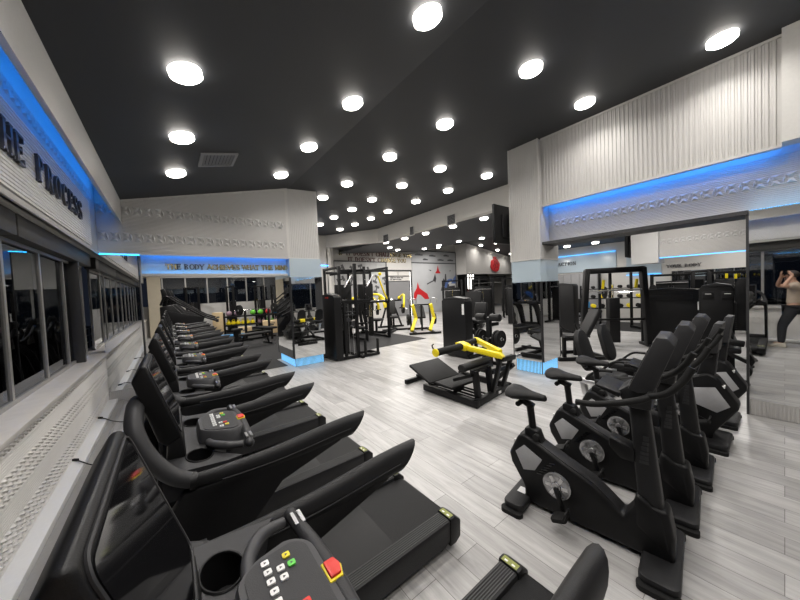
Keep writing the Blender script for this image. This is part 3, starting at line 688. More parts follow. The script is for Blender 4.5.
for pts in ([(-.9, 2.05), (-.2, 2.3), (-.2, 2.22), (-.9, 1.98)], [(-.3, 2.3), (-.1, 2.7), (0, 2.35), (-.1, 2.1)], [(.8, 2.0), (.9, 2.7), (1.0, 2.7), (1.05, 2.0)], [(.6, 1.8), (.7, 2.4), (.8, 2.3), (1.3, 1.9), (1.25, 1.8)], [(.4, 1.5), (.5, 1.75), (1.9, 1.85), (1.9, 1.6)], [(-.5, 2.9), (-.7, 3.0), (-.45, 2.97)], [(1.3, 2.9), (1.5, 2.97), (1.5, 2.9)]):
    MB().prism(pts, 'xz', -.021, -.01).build('dark_figure', M['letter'], t, smooth=False)
# red emblem
t = thing('wall_emblem', 'red round fruit shaped emblem on the white bulkhead wall', 'emblem', (20.4, 13.99, 3.36)); t.scale = (.86, 1, .86)
body = [(.68*math.cos(a)*(1+.05*math.sin(6*a)), .60*math.sin(a)*(1+.05*math.cos(5*a))-.06) for a in [2*math.pi*i/40 for i in range(40)]]
MB().prism(body, 'xz', -.05, .0).build('fruit', M['redlogo'], t, smooth=False)
MB().prism([(-.16, .5), (-.26, .72), (-.1, .64), (0, .76), (.1, .64), (.26, .72), (.16, .5)], 'xz', -.05, 0).build('crown', M['redlogo'], t, smooth=False)
M['deepred'] = mat('deep_red', (.22, .01, .012), .5, noise=.1)
for i in range(9):
    a = i*2.4; r = .14*math.sqrt(i)
    MB().prism([(r*math.cos(a)+.07*math.cos(q), r*math.sin(a)-.06+.1*math.sin(q)) for q in [2*math.pi*k/8 for k in range(8)]], 'xz', -.058, -.05).build('seed', M['deepred'], t, smooth=False)
# ================================================================== TREADMILLS
def plate(mb, outer, holes, z):
    """flat sheet with round holes (outer ccw list of (x,y)); z(x,y) gives the height"""
    bm = bmesh.new(); es = []
    for loop in [outer]+holes:
        vs = [bm.verts.new((x, y, z(x, y))) for x, y in loop]
        for i in range(len(vs)): es.append(bm.edges.new((vs[i-1], vs[i])))
    bmesh.ops.triangle_fill(bm, edges=es, use_beauty=True)
    bm.verts.index_update(); b = mb.add([v.co for v in bm.verts])
    for f in bm.faces: mb.face([b+v.index for v in f.verts])
    bm.free()

def make_treadmill(label):
    t = thing('treadmill', label, 'treadmill', (0, 0, 0), 0, 'treadmills in a row along the windows')
    # deck
    MB().prism([(-.36, .09), (-.36, .17), (-.1, .19), (1.42, .17), (1.42, .09)], 'xz', -.25, .25).build('deck', M['black'], t, bevel=.01)
    MB().prism([(-.05, .185), (1.40, .172), (1.43, .15), (1.43, .12), (1.40, .165), (-.05, .178)], 'xz', -.245, .245).build('belt', M['belt'], t)
    for s in (-1, 1):
        y = s*.30
        MB().prism([(-.30, .06), (-.34, .12), (-.30, .20), (1.36, .20), (1.40, .17), (1.40, .09), (1.30, .045), (-.2, .045)], 'xz', y-.055, y+.055).build('side_rail', M['satin'], t, bevel=.012)
        mb = MB()
        for k in range(7): mb.box(-.05, 1.34, y-.042+k*.013, y-.036+k*.013, .199, .2035)
        mb.build('rail_tread', M['treadgrey'], t, smooth=False)
        MB().prism([(1.335, .035), (1.345, .212), (1.39, .212), (1.44, .17), (1.435, .06), (1.39, .035)], 'xz', y-.062, y+.062).build('end_cap', M['plastic'], t, bevel=.01)
        mb = MB().box(1.348, 1.385, y-.045, y+.045, .2115, .2135); mb.cur = 1
        mb.box(1.355, 1.366, y-.03, y-.012, .2135, .2145).box(1.355, 1.366, y+.012, y+.03, .2135, .2145)
        mb.build('warning_tag', [M['yellowkey'] if False else M['tag'], M['white']], t, smooth=False)
        MB().cyl((1.30, y-.02, .035), (1.30, y+.02, .035), .035).build('rear_foot', M['plastic'], t, bevel=.004)
        MB().cyl((-.28, y, 0), (-.28, y, .06), .03, n=14).build('front_foot', M['plastic'], t)
        # upright panel sweeping into the handrail
        yy = s*.335
        mb = MB().prism([(-.33, .10), (-.12, .10), (-.02, .20), (.10, .52), (.22, .78), (.34, .905), (.62, .985), (.62, 1.01), (.0, 1.0), (-.14, .80)], 'xz', yy-.022, yy+.022)
        mb.build('upright', M['black'], t, bevel=.008)
        # handrail
        pts = bez([(.03, yy, 1.028), (.15, yy, 1.015), (.35, yy, 1.012), (.60, yy, 1.03), (.70, yy, 1.035)], 5)
        n = len(pts); rr = [.026+.024*min(1, i/(n*.6)) for i in range(n)]
        mb = MB().tube(pts, rr, 16, flat=.62)
        e = len(mb.v)-16                                   # slanted tip
        for i in range(e, e+16):
            x, y_, z = mb.v[i]; mb.v[i] = (x+(z-1.035)*.9+.02, y_, z)
        mb.build('handrail', M['satin'], t)
        mb = MB().tube([(p.x, p.y-.032, p.z-.004) for p in pts[4:-2]], .0022, 6)
        mb.build('handrail_seam', M['greyplastic'], t)
        fp = bez([(.035, yy, 1.028), (-.03, yy*.97, 1.07), (-.09, yy*.90, 1.15), (-.125, yy*.78, 1.24), (-.125, yy*.55, 1.30), (-.12, yy*.40, 1.31)], 6)
        MB().tube(fp, .028, 14).build('front_bar', M['greyplastic'], t)
        MB().ring((.03, yy, 1.03), (1, 0, -.1), .02, .0315, .02, 18).build('bar_collar', M['plastic'], t)
        MB().ell((.238, s*.262, 1.072), .0185, .02, .0185, 14, 8).build('bar_end', M['tray'], t)
        # grip ear curling from the keypad to the bar end
        MB().tube(bez([(.10, s*.12, 1.072), (.115, s*.18, 1.076), (.155, s*.232, 1.078), (.215, s*.25, 1.070)], 6), [.013+.004*math.sin(math.pi*i/18) for i in range(19)], 12).build('grip', M['podgrey'], t)
        mb = MB()
        for k in (-1, 1): mb.box(.2435+k*.009-.0045, .2435+k*.009+.0045, s*.215-.026, s*.215+.026, 1.0885, 1.0925)
        mb.build('pulse_plate', M['silver'], t, smooth=False)
    MB().prism([(-.40, .07), (-.42, .16), (-.36, .235), (-.12, .25), (.02, .20), (.02, .17), (-.30, .07)], 'xz', -.335, .335).build('motor_hood', M['plastic'], t, bevel=.02)
    # console tray with two real cup wells
    zt = lambda x, y: 1.055+.10*max(0, .10-x)*1.2-.0+.0*y
    cup = [[(.062+.046*math.cos(a), s*.205+.062*math.sin(a)) for a in [2*math.pi*i/24 for i in range(24)]] for s in (-1, 1)]
    out = [(-.06, -.318), (.15, -.318), (.20, -.31), (.15, -.25), (.11, -.19), (.17, -.14), (.17, .14), (.11, .19), (.15, .25), (.20, .31), (.15, .318), (-.06, .318)]
    mb = MB(); plate(mb, out, cup, zt)
    k = len(out)
    for (x0, y0), (x1, y1) in zip(out, out[1:]+out[:1]):
        b = mb.add([(x0, y0, zt(x0, y0)), (x1, y1, zt(x1, y1)), (x1*.9, y1, .97), (x0*.9, y0, .97)]); mb.face((b, b+1, b+2, b+3))
    b = mb.add([(x*.9, y, .97) for x, y in out]); mb.face(list(range(b, b+k))[::-1])
    mb.build('console_tray', M['tray'], t)
    for s, lp in zip((-1, 1), cup):
        mb = MB(); L = []
        for dz in (0.0, -.09): L.append(mb.add([(x, y, zt(x, y)+dz) for x, y in lp]))
        for i in range(24): mb.face((L[0]+i, L[0]+(i+1) % 24, L[1]+(i+1) % 24, L[1]+i))
        mb.face([L[1]+i for i in range(24)])
        mb.build('cup_holder', M['plastic'], t)
        mb = MB(); mb.tube([(x, y, zt(x, y)+.001) for x, y in lp], .0035, 6, closed=True); mb.build('cup_rim', M['black'], t)
    # keypad pod
    pod = [(x, y*(.72+.28*min(1, (x-.07)/.11))) for x, y in rrect(.07, .245, -.15, .15, .06, 6)]
    zp = lambda x: 1.108-.10*(x-.145)
    mb = MB(); L = []
    for sc, dz in ((1.06, -.055), (1.0, -.012), (.94, 0)):
        L.append(mb.add([(.1575+(x-.1575)*sc, y*sc, zp(x)+dz) for x, y in pod]))
    n = len(pod)
    for a, b in zip(L, L[1:]):
        for i in range(n): mb.face((a+i, a+(i+1) % n, b+(i+1) % n, b+i))
    mb.face([L[-1]+i for i in range(n)]); mb.face([L[0]+i for i in range(n)][::-1])
    mb.build('keypad_pod', M['podgrey'], t)
    mb = MB(); pd = [(x, y*(.78+.22*min(1, (x-.09)/.08))) for x, y in rrect(.088, .226, -.126, .126, .035, 5)]; n = len(pd)
    a = mb.add([(x, y, zp(x)+.0005) for x, y in pd]); b = mb.add([(x, y, zp(x)+.003) for x, y in pd])
    for i in range(n): mb.face((a+i, a+(i+1) % n, b+(i+1) % n, b+i))
    mb.face([b+i for i in range(n)])
    kp = mb.build('keypad', M['tray'], t)
    def key(x, y, m, s=.0078):
        mb = MB(); z = zp(x)+.003; mb.prism(rrect(x-s, x+s, y-s*.95, y+s*.95, .003, 3), 'xy', z-.001, z+.0035); mb.build('key', m, kp)
        mb = MB().prism([(x-.002, y-.003), (x+.003, y), (x-.002, y+.003)], 'xy', z+.0035, z+.0042); mb.build('key_mark', M['letter'], kp, smooth=False)
    for i in range(7): key(.132, .094-.026*i, M['white'])
    for i in (1, 2, 5): key(.157, .094-.026*i-.004, M['white'])
    key(.176, .092, M['yellowkey']); key(.180, .064, M['greenkey']); key(.176, -.040, M['red']); key(.180, -.070, M['yellowkey']); key(.157, -.086, M['white'])
    # cross bar with stop key
    bx = .250
    MB().tube(bez([(bx-.012, -.26, 1.072), (bx-.002, -.12, 1.078), (bx, 0, 1.08), (bx-.002, .12, 1.078), (bx-.012, .26, 1.072)], 5), [.016, .016, .017, .018, .018, .019, .019, .019, .020, .020, .020, .020, .020, .019, .019, .019, .018, .018, .017, .016, .016], 14).build('cross_bar', M['tray'], t)
    MB().prism([(bx-.020, -.027), (bx+.010, -.027), (bx+.018, 0), (bx+.010, .027), (bx-.020, .027)], 'xy', 1.090, 1.1015).build('stop_surround', M['yellow'], t, bevel=.003)
    MB().prism([(bx-.016, -.022), (bx+.008, -.022), (bx+.014, 0), (bx+.008, .022), (bx-.016, .022)], 'xy', 1.10, 1.108).build('stop_key', M['red'], t, bevel=.003)
    # tilted display: thick casing, glossy glass facing the runner
    d = bpy.data.objects.new('display', None)
    prof = [(-.040, 1.125), (.010, 1.150), (-.086, 1.452), (-.102, 1.453), (-.132, 1.40), (-.066, 1.15)]
    mb = MB().prism(prof, 'xz', -.192, .192); disp = mb.build('display', M['plastic'], t, bevel=.022, seg=3)
    u = V((-.086-.010, 0, 1.452-1.150)); L_ = u.length; u.normalize(); nn = V((u.z, 0, -u.x))
    b0 = V((.010, 0, 1.150))+nn*.001
    mb = MB()
    rr_ = rrect(-.174, .174, .028, L_-.02, .02, 4); n = len(rr_)
    a = mb.add([b0+u*w+V((0, y, 0)) for y, w in rr_]); b = mb.add([b0+u*w+V((0, y, 0))+nn*.002 for y, w in rr_])
    for i in range(n): mb.face((a+i, a+(i+1) % n, b+(i+1) % n, b+i))
    mb.face([b+i for i in range(n)])
    mb.build('screen', M['gloss'], disp, smooth=False)
    mb = MB(); pb = [b0+u*w+V((0, y, 0))+nn*.001 for y, w in rrect(-.183, .183, .012, L_-.008, .026, 5)]
    mb.tube(pb, .0028, 6, closed=True); mb.build('bezel_line', M['greyplastic'], disp)
    MB().prism([(-.05, 1.03), (.02, 1.05), (.012, 1.155), (-.04, 1.14)], 'xz', -.19, .19).build('display_foot', M['plastic'], t, bevel=.012)
    MB().box(.05, .075, -.20, .20, 1.086, 1.125).build('speaker_grille', M['rubber'], t, bevel=.008) if False else None
    MB().bar((-.16, 0, .2), (-.09, 0, 1.2), .09, .05, up=(1, 0, 0)).build('mast', M['black'], t, bevel=.01)
    bpy.data.objects.remove(d)
    return t
M['tag'] = mat('olive_warning_tag', (.22, .24, .05), .5, noise=.5, nscale=120)
YT = [.602+1.07*i for i in range(9)]
tl = ['black treadmill closest to the camera with big red stop key in view',
      'second treadmill of the window row, its keypad and red stop key in full view',
      'third treadmill of the window row, its cup well and small keypad visible',
      'fourth treadmill of the window row', 'fifth treadmill of the window row', 'sixth treadmill of the window row',
      'seventh treadmill of the row, standing under the motto beam', 'eighth treadmill of the row, just beyond the motto beam', 'last treadmill of the row, beside the stair climber']
tm = make_treadmill(tl[0]); tm.location = (0, YT[0], 0)
for i in range(1, 9): dup(tm, (0, YT[i], 0), tl[i])
# power leads on the floor by the ledge
for i, (yy, k) in enumerate(((2.45, 1), (4.35, .6), (5.75, .8))):
    pts = bez([(-.85, yy+.15, .078), (-.80, yy+.05, .085), (-.72, yy, .045), (-.6, yy-.05*k, .012), (-.5, yy+.12*k, .012), (-.46, yy+.02, .012), (-.432, yy, .06)], 6)
    t = thing('power_cable', ['thin black cable plugged at the white ledge before the first treadmill', 'thin black cable on the white ledge, middle one of three', 'thin black cable on the white ledge farthest from the camera'][i], 'cable', (0, 0, 0), 0, 'treadmill power leads')
    MB().tube(pts, .006, 8).build('lead', M['rubber'], t)
    MB().bar((-.89, yy+.19, .082), (-.845, yy+.145, .082), .022, .024).build('plug', M['plastic'], t, bevel=.004)

# ================================================================== BIKES (front towards -y, origin at the front foot)
def foot_bar(t, y, w, name, d=.15, h=.075, label=False):
    mb = MB().prism(rrect(-w/2, w/2, y-d/2, y+d/2, .045, 5), 'xy', .012, h)
    o = mb.build(name, M['satin'], t, bevel=.014)
    for s in (-1, 1): MB().prism(rrect(s*w/2-.035, s*w/2+.035, y-d/2-.004, y+d/2+.004, .03, 4), 'xy', 0.0, .03).build('foot_pad', M['rubber'], o)
    return o
def saddle(t, c, tilt=0, wide=1.0):
    x, y, z = c; rows = []
    # y: nose at -.14, tail at +.13
    for v, w, h, dz in ((-.155, .012, .02, -.004), (-.145, .024, .034, 0), (-.10, .032, .042, .0), (-.04, .05, .05, 0), (.02, .085, .06, .002), (.07, .108, .07, .006), (.115, .10, .066, .01), (.14, .06, .045, .008), (.15, .02, .02, .0)):
        w *= wide
        rows.append([(x+w*math.cos(a), y+v, z+dz+(h*.72*math.sin(a) if math.sin(a) > 0 else h*.65*math.sin(a))) for a in [2*math.pi*k/16 for k in range(17)]])
    mb = MB(); mb.grid(rows)
    return mb.build('saddle', M['pad'], t)
def crank_set(t, c, r, ang, xh, pedal=True):
    """both sides: disc, arm, pedal. c=(y,z)"""
    for s in (-1, 1):
        a = R(ang+(0 if s < 0 else 180)); y, z = c; x = s*xh
        o = MB().lathe([(r, 0), (r, .012), (r*.86, .018), (r*.34, .014), (r*.3, .03)], (x, y, z), (s, 0, 0), 32).build('crank_disc', M['discgrey'], t)
        mb = MB()
        for k in range(6):
            q = 2*math.pi*k/6; mb.bar((x+s*.018, y+math.cos(q)*r*.36, z+math.sin(q)*r*.36), (x+s*.018, y+math.cos(q)*r*.8, z+math.sin(q)*r*.8), .022, .006, up=(1, 0, 0))
        mb.build('disc_spoke', M['silver'], o)
        e = (x+s*.045, y+math.cos(a)*.15, z+math.sin(a)*.15)
        MB().bar((x+s*.035, y, z), e, .034, .02, up=(1, 0, 0), w1=.026).build('crank_arm', M['plastic'], t, bevel=.006)
        p = MB().prism(rrect(-.05, .05, -.05, .05, .02, 4), 'xy', -.014, .014)
        p.xform(Matrix.Translation((e[0]+s*.07, e[1], e[2])) @ Matrix.Rotation(R(-20), 4, 'X'))
        po = p.build('pedal', M['rubber'], t, bevel=.006)
        MB().tube(bez([(e[0]+s*.025, e[1]-.03, e[2]+.012), (e[0]+s*.04, e[1]-.045, e[2]+.06), (e[0]+s*.10, e[1]-.045, e[2]+.06), (e[0]+s*.115, e[1]-.03, e[2]+.012)], 5), .008, 8).build('pedal_strap', M['plastic'], po)
M['discgrey'] = mat('crank_disc_grey', (.42, .42, .43), .25, metal=.7, noise=.35, nscale=60)
def make_upright(label):
    t = thing('upright_bike', label, 'exercise bike', (0, 0, 0), 0, 'upright exercise bikes')
    foot_bar(t, 0, .56, 'front_foot', .18, .065)
    rf = foot_bar(t, .83, .46, 'rear_foot', .15, .075)
    MB().box(-.07, .0, .80, .86, .0752, .0765).build('sticker', M['white'], rf, smooth=False)
    body = [(-.06, .05), (.05, .03), (.76, .03), (.80, .06), (.80, .14), (.90, .30), (.915, .37), (.84, .53), (.80, .55), (.70, .51), (.52, .425), (.34, .35), (.24, .27), (.18, .22), (.13, .30), (.11, .36), (-.035, .34), (-.06, .2)]
    b = MB().prism(body, 'yz', -.075, .075).build('body_shell', M['black'], t, bevel=.022, seg=3)
    top = [(.83, .545), (.70, .515), (.52, .43), (.34, .355), (.25, .285), (.19, .228), (.19, .215), (.26, .265), (.35, .338), (.53, .412), (.71, .495), (.83, .52)]
    MB().prism(top, 'yz', -.055, .055).build('top_cover', M['satin'], t, bevel=.008)
    for s in (-1, 1):
        pnl = [(.86, .40), (.79, .47), (.66, .40), (.715, .30), (.80, .275)]
        MB().prism(pnl, 'yz', s*.0745, s*.079).build('side_panel', M['sidegrey'], t, bevel=.002)
        mb = MB()
        for k in range(6): mb.bar((s*.078, .70-k*.018, .285+k*.022), (s*.078, .66-k*.018, .295+k*.022), .008, .006, up=(1, 0, 0))
        mb.build('vent_slot', M['gloss'], t)
        MB().box(s*.035-.012, s*.035+.012, .865, .883, .44, .475).build('sticker', M['white'], t) if s < 0 else None
    crank_set(t, (.56, .255), .092, 250, .08)
    # seat post
    MB().prism([(.66, .47), (.80, .53), (.80, .59), (.765, .60), (.70, .585)], 'yz', -.045, .045).build('post_socket', M['plastic'], t, bevel=.012)
    MB().tube([(0, .745, .54), (0, .768, .765)], .026, 14, flat=1.2).build('seat_post', M['black'], t)
    MB().cyl((-.05, .70, .555), (-.085, .70, .555), .024, n=12).build('post_knob', M['rubber'], t, bevel=.005)
    MB().bar((0, .74, .755), (0, .84, .795), .05, .04).cyl((-.06, .84, .77), (.06, .84, .77), .02, n=12).build('saddle_clamp', M['plastic'], t, bevel=.006)
    saddle(t, (0, .80, .838), wide=1.1)
    # neck
    mb = MB(); P = []
    for y0, y1, z, w in ((-.015, .105, .30, .055), (.055, .150, .97, .05)):
        P.append([(-w, y0, z), (w, y0, z), (w, y1, z), (-w, y1, z)])
    mb.hexa(P[0]+P[1]); mb.build('neck', M['satin'], t, bevel=.024, seg=3)
    MB().prism([(-.06, .06), (.13, .20), (.125, .35), (.105, .40), (-.02, .31)], 'yz', -.078, .078).build('neck_cover', M['black'], t, bevel=.026, seg=3)
    x = -.0565
    mb = MB()
    for k, (a, ww) in enumerate(((.0, .03), (.036, .02), (.062, .028), (.096, .02), (.122, .024), (.152, .018))):
        mb.hexa([(x-.001, .052+.02*(a/.15), .76-a), (x-.001, .078+.02*(a/.15), .76-a), (x-.001, .078+.02*(a/.15), .76-a-ww), (x-.001, .052+.02*(a/.15), .76-a-ww), (x+.003, .052, .76-a), (x+.003, .078, .76-a), (x+.003, .078, .76-a-ww), (x+.003, .052, .76-a-ww)])
    mb.build('neck_lettering', M['greyplastic'], t, smooth=False)
    MB().prism([(.12, .66), (.25, .70), (.25, .64), (.19, .58), (.12, .58)], 'yz', -.055, .055).build('bottle_holder', M['plastic'], t, bevel=.008)
    # console and handlebar
    MB().prism([(.03, .93), (.15, .93), (.20, 1.02), (.14, 1.07), (.02, 1.06)], 'yz', -.10, .10).build('console_base', M['satin'], t, bevel=.02)
    MB().prism([(.17, 1.02), (.30, 1.055), (.29, 1.035), (.18, .99)], 'yz', -.13, .13).build('tablet_tray', M['plastic'], t, bevel=.006)
    c = MB().prism([(.09, 1.045), (.135, 1.06), (.005, 1.375), (-.045, 1.372), (-.075, 1.33), (.02, 1.055)], 'yz', -.15, .15).build('console', M['tray'], t, bevel=.007)
    u = V((0, -.13, .315)).normalized(); n_ = V((0, u.z, -u.y)); b0 = V((0, .135, 1.06))+n_*.001
    mb = MB(); q = [b0+u*.03+X*-.13, b0+u*.03+X*.13, b0+u*.305+X*.13, b0+u*.305+X*-.13]; mb.hexa(q+[p+n_*.003 for p in q]); mb.build('screen', M['gloss'], c, smooth=False)
    mb = MB()
    for s in (-1, 1):
        mb.tube(bez([(0, .05, 1.03), (s*.10, .03, 1.05), (s*.21, .04, 1.045), (s*.245, .13, 1.01), (s*.25, .28, .965), (s*.25, .38, .955)], 6), .0185, 12)
        mb.tube(bez([(s*.20, .035, 1.05), (s*.225, -.04, 1.09), (s*.22, -.10, 1.16), (s*.21, -.14, 1.24)], 6), .0175, 12)
    mb.build('handlebar', M['rubber'], t)
    return t
ub = make_upright('upright exercise bike closest to the treadmills, shown in full')
ub.location = (2.26, .45, 0); ub.rotation_euler = (0, 0, R(7))
dup(ub, (2.92, .46, 0), 'middle of the three upright exercise bikes', rz=6)
dup(ub, (3.58, .46, 0), 'upright exercise bike beside the recumbent bikes', rz=4)

def make_recumbent(label):
    t = thing('recumbent_bike', label, 'recumbent bike', (0, 0, 0), 0, 'recumbent bikes')
    foot_bar(t, -.02, .46, 'front_foot', .17, .075)
    foot_bar(t, 1.15, .46, 'rear_foot', .13, .07)
    body = [(.02, .05), (.0, .14), (-.17, .42), (-.16, .47), (-.02, .70), (.05, .73), (.20, .66), (.33, .50), (.42, .34), (.46, .25), (.95, .19), (.95, .08), (.25, .05)]
    MB().prism(body, 'yz', -.09, .09).build('body_shell', M['black'], t, bevel=.024, seg=3)
    for s in (-1, 1):
        MB().prism([(-.11, .43), (-.01, .60), (.17, .56), (.13, .40), (-.02, .35)], 'yz', s*.0895, s*.094).build('side_panel', M['sidegrey'], t, bevel=.002)
        mb = MB()
        for k in range(5): mb.bar((s*.093, .15+k*.008, .42+k*.026), (s*.093, .19+k*.008, .425+k*.026), .008, .006, up=(1, 0, 0))
        mb.build('vent_slot', M['gloss'], t)
    MB().box(-.085, -.03, -.075, -.045, .60, .625).xform(Matrix.Identity(4)).build('sticker', M['white'], t)
    crank_set(t, (.20, .32), .09, 200, .095)
    MB().prism([(.0, .66), (.14, .66), (.06, .96), (-.03, .96)], 'yz', -.05, .05).build('mast', M['satin'], t, bevel=.02)
    c = MB().prism([(.04, .94), (.08, .95), (-.01, 1.24), (-.065, 1.235), (-.03, .95)], 'yz', -.14, .14).build('console', M['tray'], t, bevel=.007)
    mb = MB().prism([(.070, .975), (.074, .975), (.001, 1.215), (-.003, 1.215)], 'yz', -.115, .115); mb.build('screen', M['gloss'], c, smooth=False)
    mb = MB()
    for s in (-1, 1): mb.tube(bez([(0, .02, .90), (s*.16, .04, .91), (s*.22, .12, .91), (s*.2, .22, .89)], 5), .017, 10)
    mb.build('handlebar', M['rubber'], t)
    MB().bar((0, .42, .30), (0, 1.28, .40), .10, .05).build('seat_rail', M['silver'], t, bevel=.006)
    MB().bar((0, 1.15, .05), (0, 1.22, .38), .08, .06, up=(0, 1, 0)).build('rear_post', M['silver'], t, bevel=.006)
    MB().prism([(.78, .46), (1.10, .46), (1.12, .50), (1.08, .545), (.80, .535), (.76, .50)], 'yz', -.20, .20).build('seat', M['pad'], t, bevel=.025, seg=3)
    MB().bar((0, .95, .37), (0, .95, .47), .16, .2, up=(0, 1, 0)).build('seat_carriage', M['plastic'], t, bevel=.01)
    o = rrect(-.18, .18, 0, .54, .15, 8)
    mb = MB().prism([(x*(1.0 if z < .3 else 1-.25*(z-.3)/.24), z) for x, z in o], 'xz', -.03, .035)
    mb.xform(Matrix.Translation((0, 1.12, .54)) @ Matrix.Rotation(R(-15), 4, 'X')).build('backrest', M['pad'], t, bevel=.02, seg=3)
    mb = MB()
    for s in (-1, 1): mb.tube(bez([(s*.10, 1.10, .45), (s*.25, 1.08, .50), (s*.28, .95, .62), (s*.27, .80, .64)], 5), .015, 10)
    mb.build('side_handle', M['rubber'], t)
    return t
rb = make_recumbent('recumbent bike with padded backrest next to the upright bikes'); rb.location = (4.30, .43, 0)
dup(rb, (5.06, .42, 0), 'recumbent bike standing by the opening, next to the big mirror')
# ================================================================== HIP THRUST MACHINE
t = thing('hip_thrust_machine', 'hip thrust machine with yellow arms and black sloped foot board', 'gym machine', (3.27, 2.60, 0)); t.scale = (1, 1, .96)
fr = MB()
fr.bar((.03, .0, .065), (.03, 1.10, .065), .07, .10).bar((1.02, .12, .065), (1.02, 1.2, .065), .07, .10).bar((0, .04, .065), (1.06, .17, .065), .07, .10).bar((.03, 1.05, .06), (1.02, 1.12, .06), .06, .08)
fr.bar((.3, 1.05, .09), (.3, 1.6, .09), .06, .07).bar((-.02, 1.55, .05), (.62, 1.58, .05), .06, .08)
for k in range(4): fr.bar((.15+k*.1, .08, .07), (.15+k*.1, 1.05, .07), .02, .03)
fr.build('base_frame', M['black'], t, bevel=.006)
MB().bar((.16, .10, .08), (.16, .14, .50), .075, .075, up=(0, 1, 0)).bar((.52, .14, .08), (.52, .18, .50), .075, .075, up=(0, 1, 0)).bar((.10, .16, .49), (.66, .22, .49), .06, .06).bar((.10, .16, .44), (.10, .5, .30), .05, .05).build('pad_support', M['black'], t, bevel=.006)
MB().tube([(-.0, .26, .545), (.70, .30, .545)], .06, 18, flat=1.15).build('back_pad', M['pad'], t, bevel=.01)
MB().prism([(.40, .195), (.74, .215), (.755, .25), (.40, .235)], 'yz', -.06, .55).build('foot_plate', M['belt'], t, bevel=.008)
MB().prism([(.78, .215), (1.26, .42), (1.25, .46), (.76, .255)], 'yz', -.16, .52).build('foot_board', M['belt'], t, bevel=.008)
MB().bar((.2, 1.12, .1), (.2, 1.2, .38), .05, .05, up=(0, 1, 0)).bar((.2, .5, .1), (.2, .5, .21), .2, .05, up=(0, 1, 0)).build('board_leg', M['black'], t)
MB().prism([(-.13, .70), (-.08, .75), (.63, .80), (.68, .77), (.66, .715), (.53, .705), (-.10, .66)], 'yz', .445, .52).build('lift_arm', M['yellow'], t, bevel=.01)
MB().bar((.92, .72, .81), (.56, -.02, .74), .07, .085).build('lift_arm', M['yellow'], t, bevel=.012)
MB().prism([(.52, .70), (.72, .72), (.72, .83), (.66, .84), (.52, .80)], 'yz', .40, .56).build('arm_bracket', M['yellow'], t, bevel=.012)
MB().tube([(-.16, .60, .765), (.40, .60, .775)], .058, 18).tube([(.56, .64, .79), (.98, .68, .80)], .05, 16).build('hip_roller', M['rubber'], t, bevel=.008)
MB().cyl((-.185, .60, .765), (-.155, .60, .765), .066).build('roller_disc', M['yellow'], t, bevel=.008)
MB().tube(bez([(-.17, .63, .80), (-.16, .68, .86), (-.11, .70, .88)], 5), .011, 8).build('handle', M['rubber'], t)
MB().bar((.48, -.08, .70), (.50, .10, .06), .05, .07, up=(1, 0, 0)).bar((.80, -.05, .66), (.84, .16, .06), .05, .07, up=(1, 0, 0)).bar((.46, -.1, .66), (.86, -.05, .62), .07, .07).bar((.84, -.05, .5), (1.0, .42, .08), .05, .06).build('pivot_post', M['black'], t, bevel=.006)
MB().cyl((.84, -.06, .62), (1.02, -.06, .62), .024, n=12).build('plate_peg', M['chrome'], t)
MB().box(.6, .66, .055, .06, .06, .1).build('tag', M['white'], t, smooth=False)

# ================================================================== SHARED PIECES
def shroud(t, x0, x1, y0, y1, h, name='weight_shroud', glint=True, z0=.03):
    """rounded black weight stack housing with domed top"""
    mb = MB(); w = (y1-y0)/2; yc = (y0+y1)/2
    mb.prism([(y0, z0), (y1, z0), (y1, h-.08), (y1-.04, h-.025), (yc, h+.02), (y0+.04, h-.025), (y0, h-.08)], 'yz', x0, x1)
    o = mb.build(name, M['plastic'], t, bevel=.018, seg=3)
    MB().prism([(y0+.03, h-.02), (yc, h+.028), (y1-.03, h-.02), (y1-.05, h-.05), (y0+.05, h-.05)], 'yz', x0-.004, x1+.004).build('top_cap', M['satin'], o, bevel=.01)
    return o
def stack(t, x, y, z0, z1, w=.16, n=14):
    mb = MB(); s = (z1-z0)/n
    for k in range(n): mb.box(x-.05, x+.05, y-w/2, y+w/2, z0+k*s, z0+k*s+s*.88)
    mb.build('weight_stack', M['black'], t, bevel=.003, seg=1)
    r = MB()
    for q in (-.05, .05): r.tube([(x, y+q, z0-.05), (x, y+q, z1+.7)], .009, 8)
    r.build('guide_rod', M['chrome'], t)
def disc(t, c, ax, r, w, name='weight_plate', m='rubber', n=30):
    o = MB().lathe([(.03, 0), (r*.5, 0), (r*.55, w*.25), (r*.85, w*.25), (r*.9, 0), (r, .004), (r, w-.004), (r*.9, w), (r*.85, w*.75), (r*.55, w*.75), (r*.5, w), (.03, w)], c, ax, n).build(name, M[m], t)
    MB().lathe([(.034, -.004), (.034, w+.006)], c, ax, 14).build('hub', M['silver'], o)
    return o
def frame(t, bars, name='frame', m='black', w=.07, h=.07, bv=.006):
    mb = MB()
    for b in bars: mb.bar(b[0], b[1], b[2] if len(b) > 2 else w, b[3] if len(b) > 3 else h, up=(0, 0, 1) if abs((V(b[1])-V(b[0])).normalized().z) < .8 else (1, 0, 0))
    return mb.build(name, M[m], t, bevel=bv)
def pad(t, c, sx, sy, sz, rot=None, name='seat'):
    mb = MB().cbox((0, 0, 0), sx, sy, sz)
    Mx = Matrix.Translation(c)
    if rot: Mx = Mx @ Matrix.Rotation(R(rot[1]), 4, rot[0])
    return mb.xform(Mx).build(name, M['pad'], t, bevel=min(sx, sy, sz)*.35, seg=3)

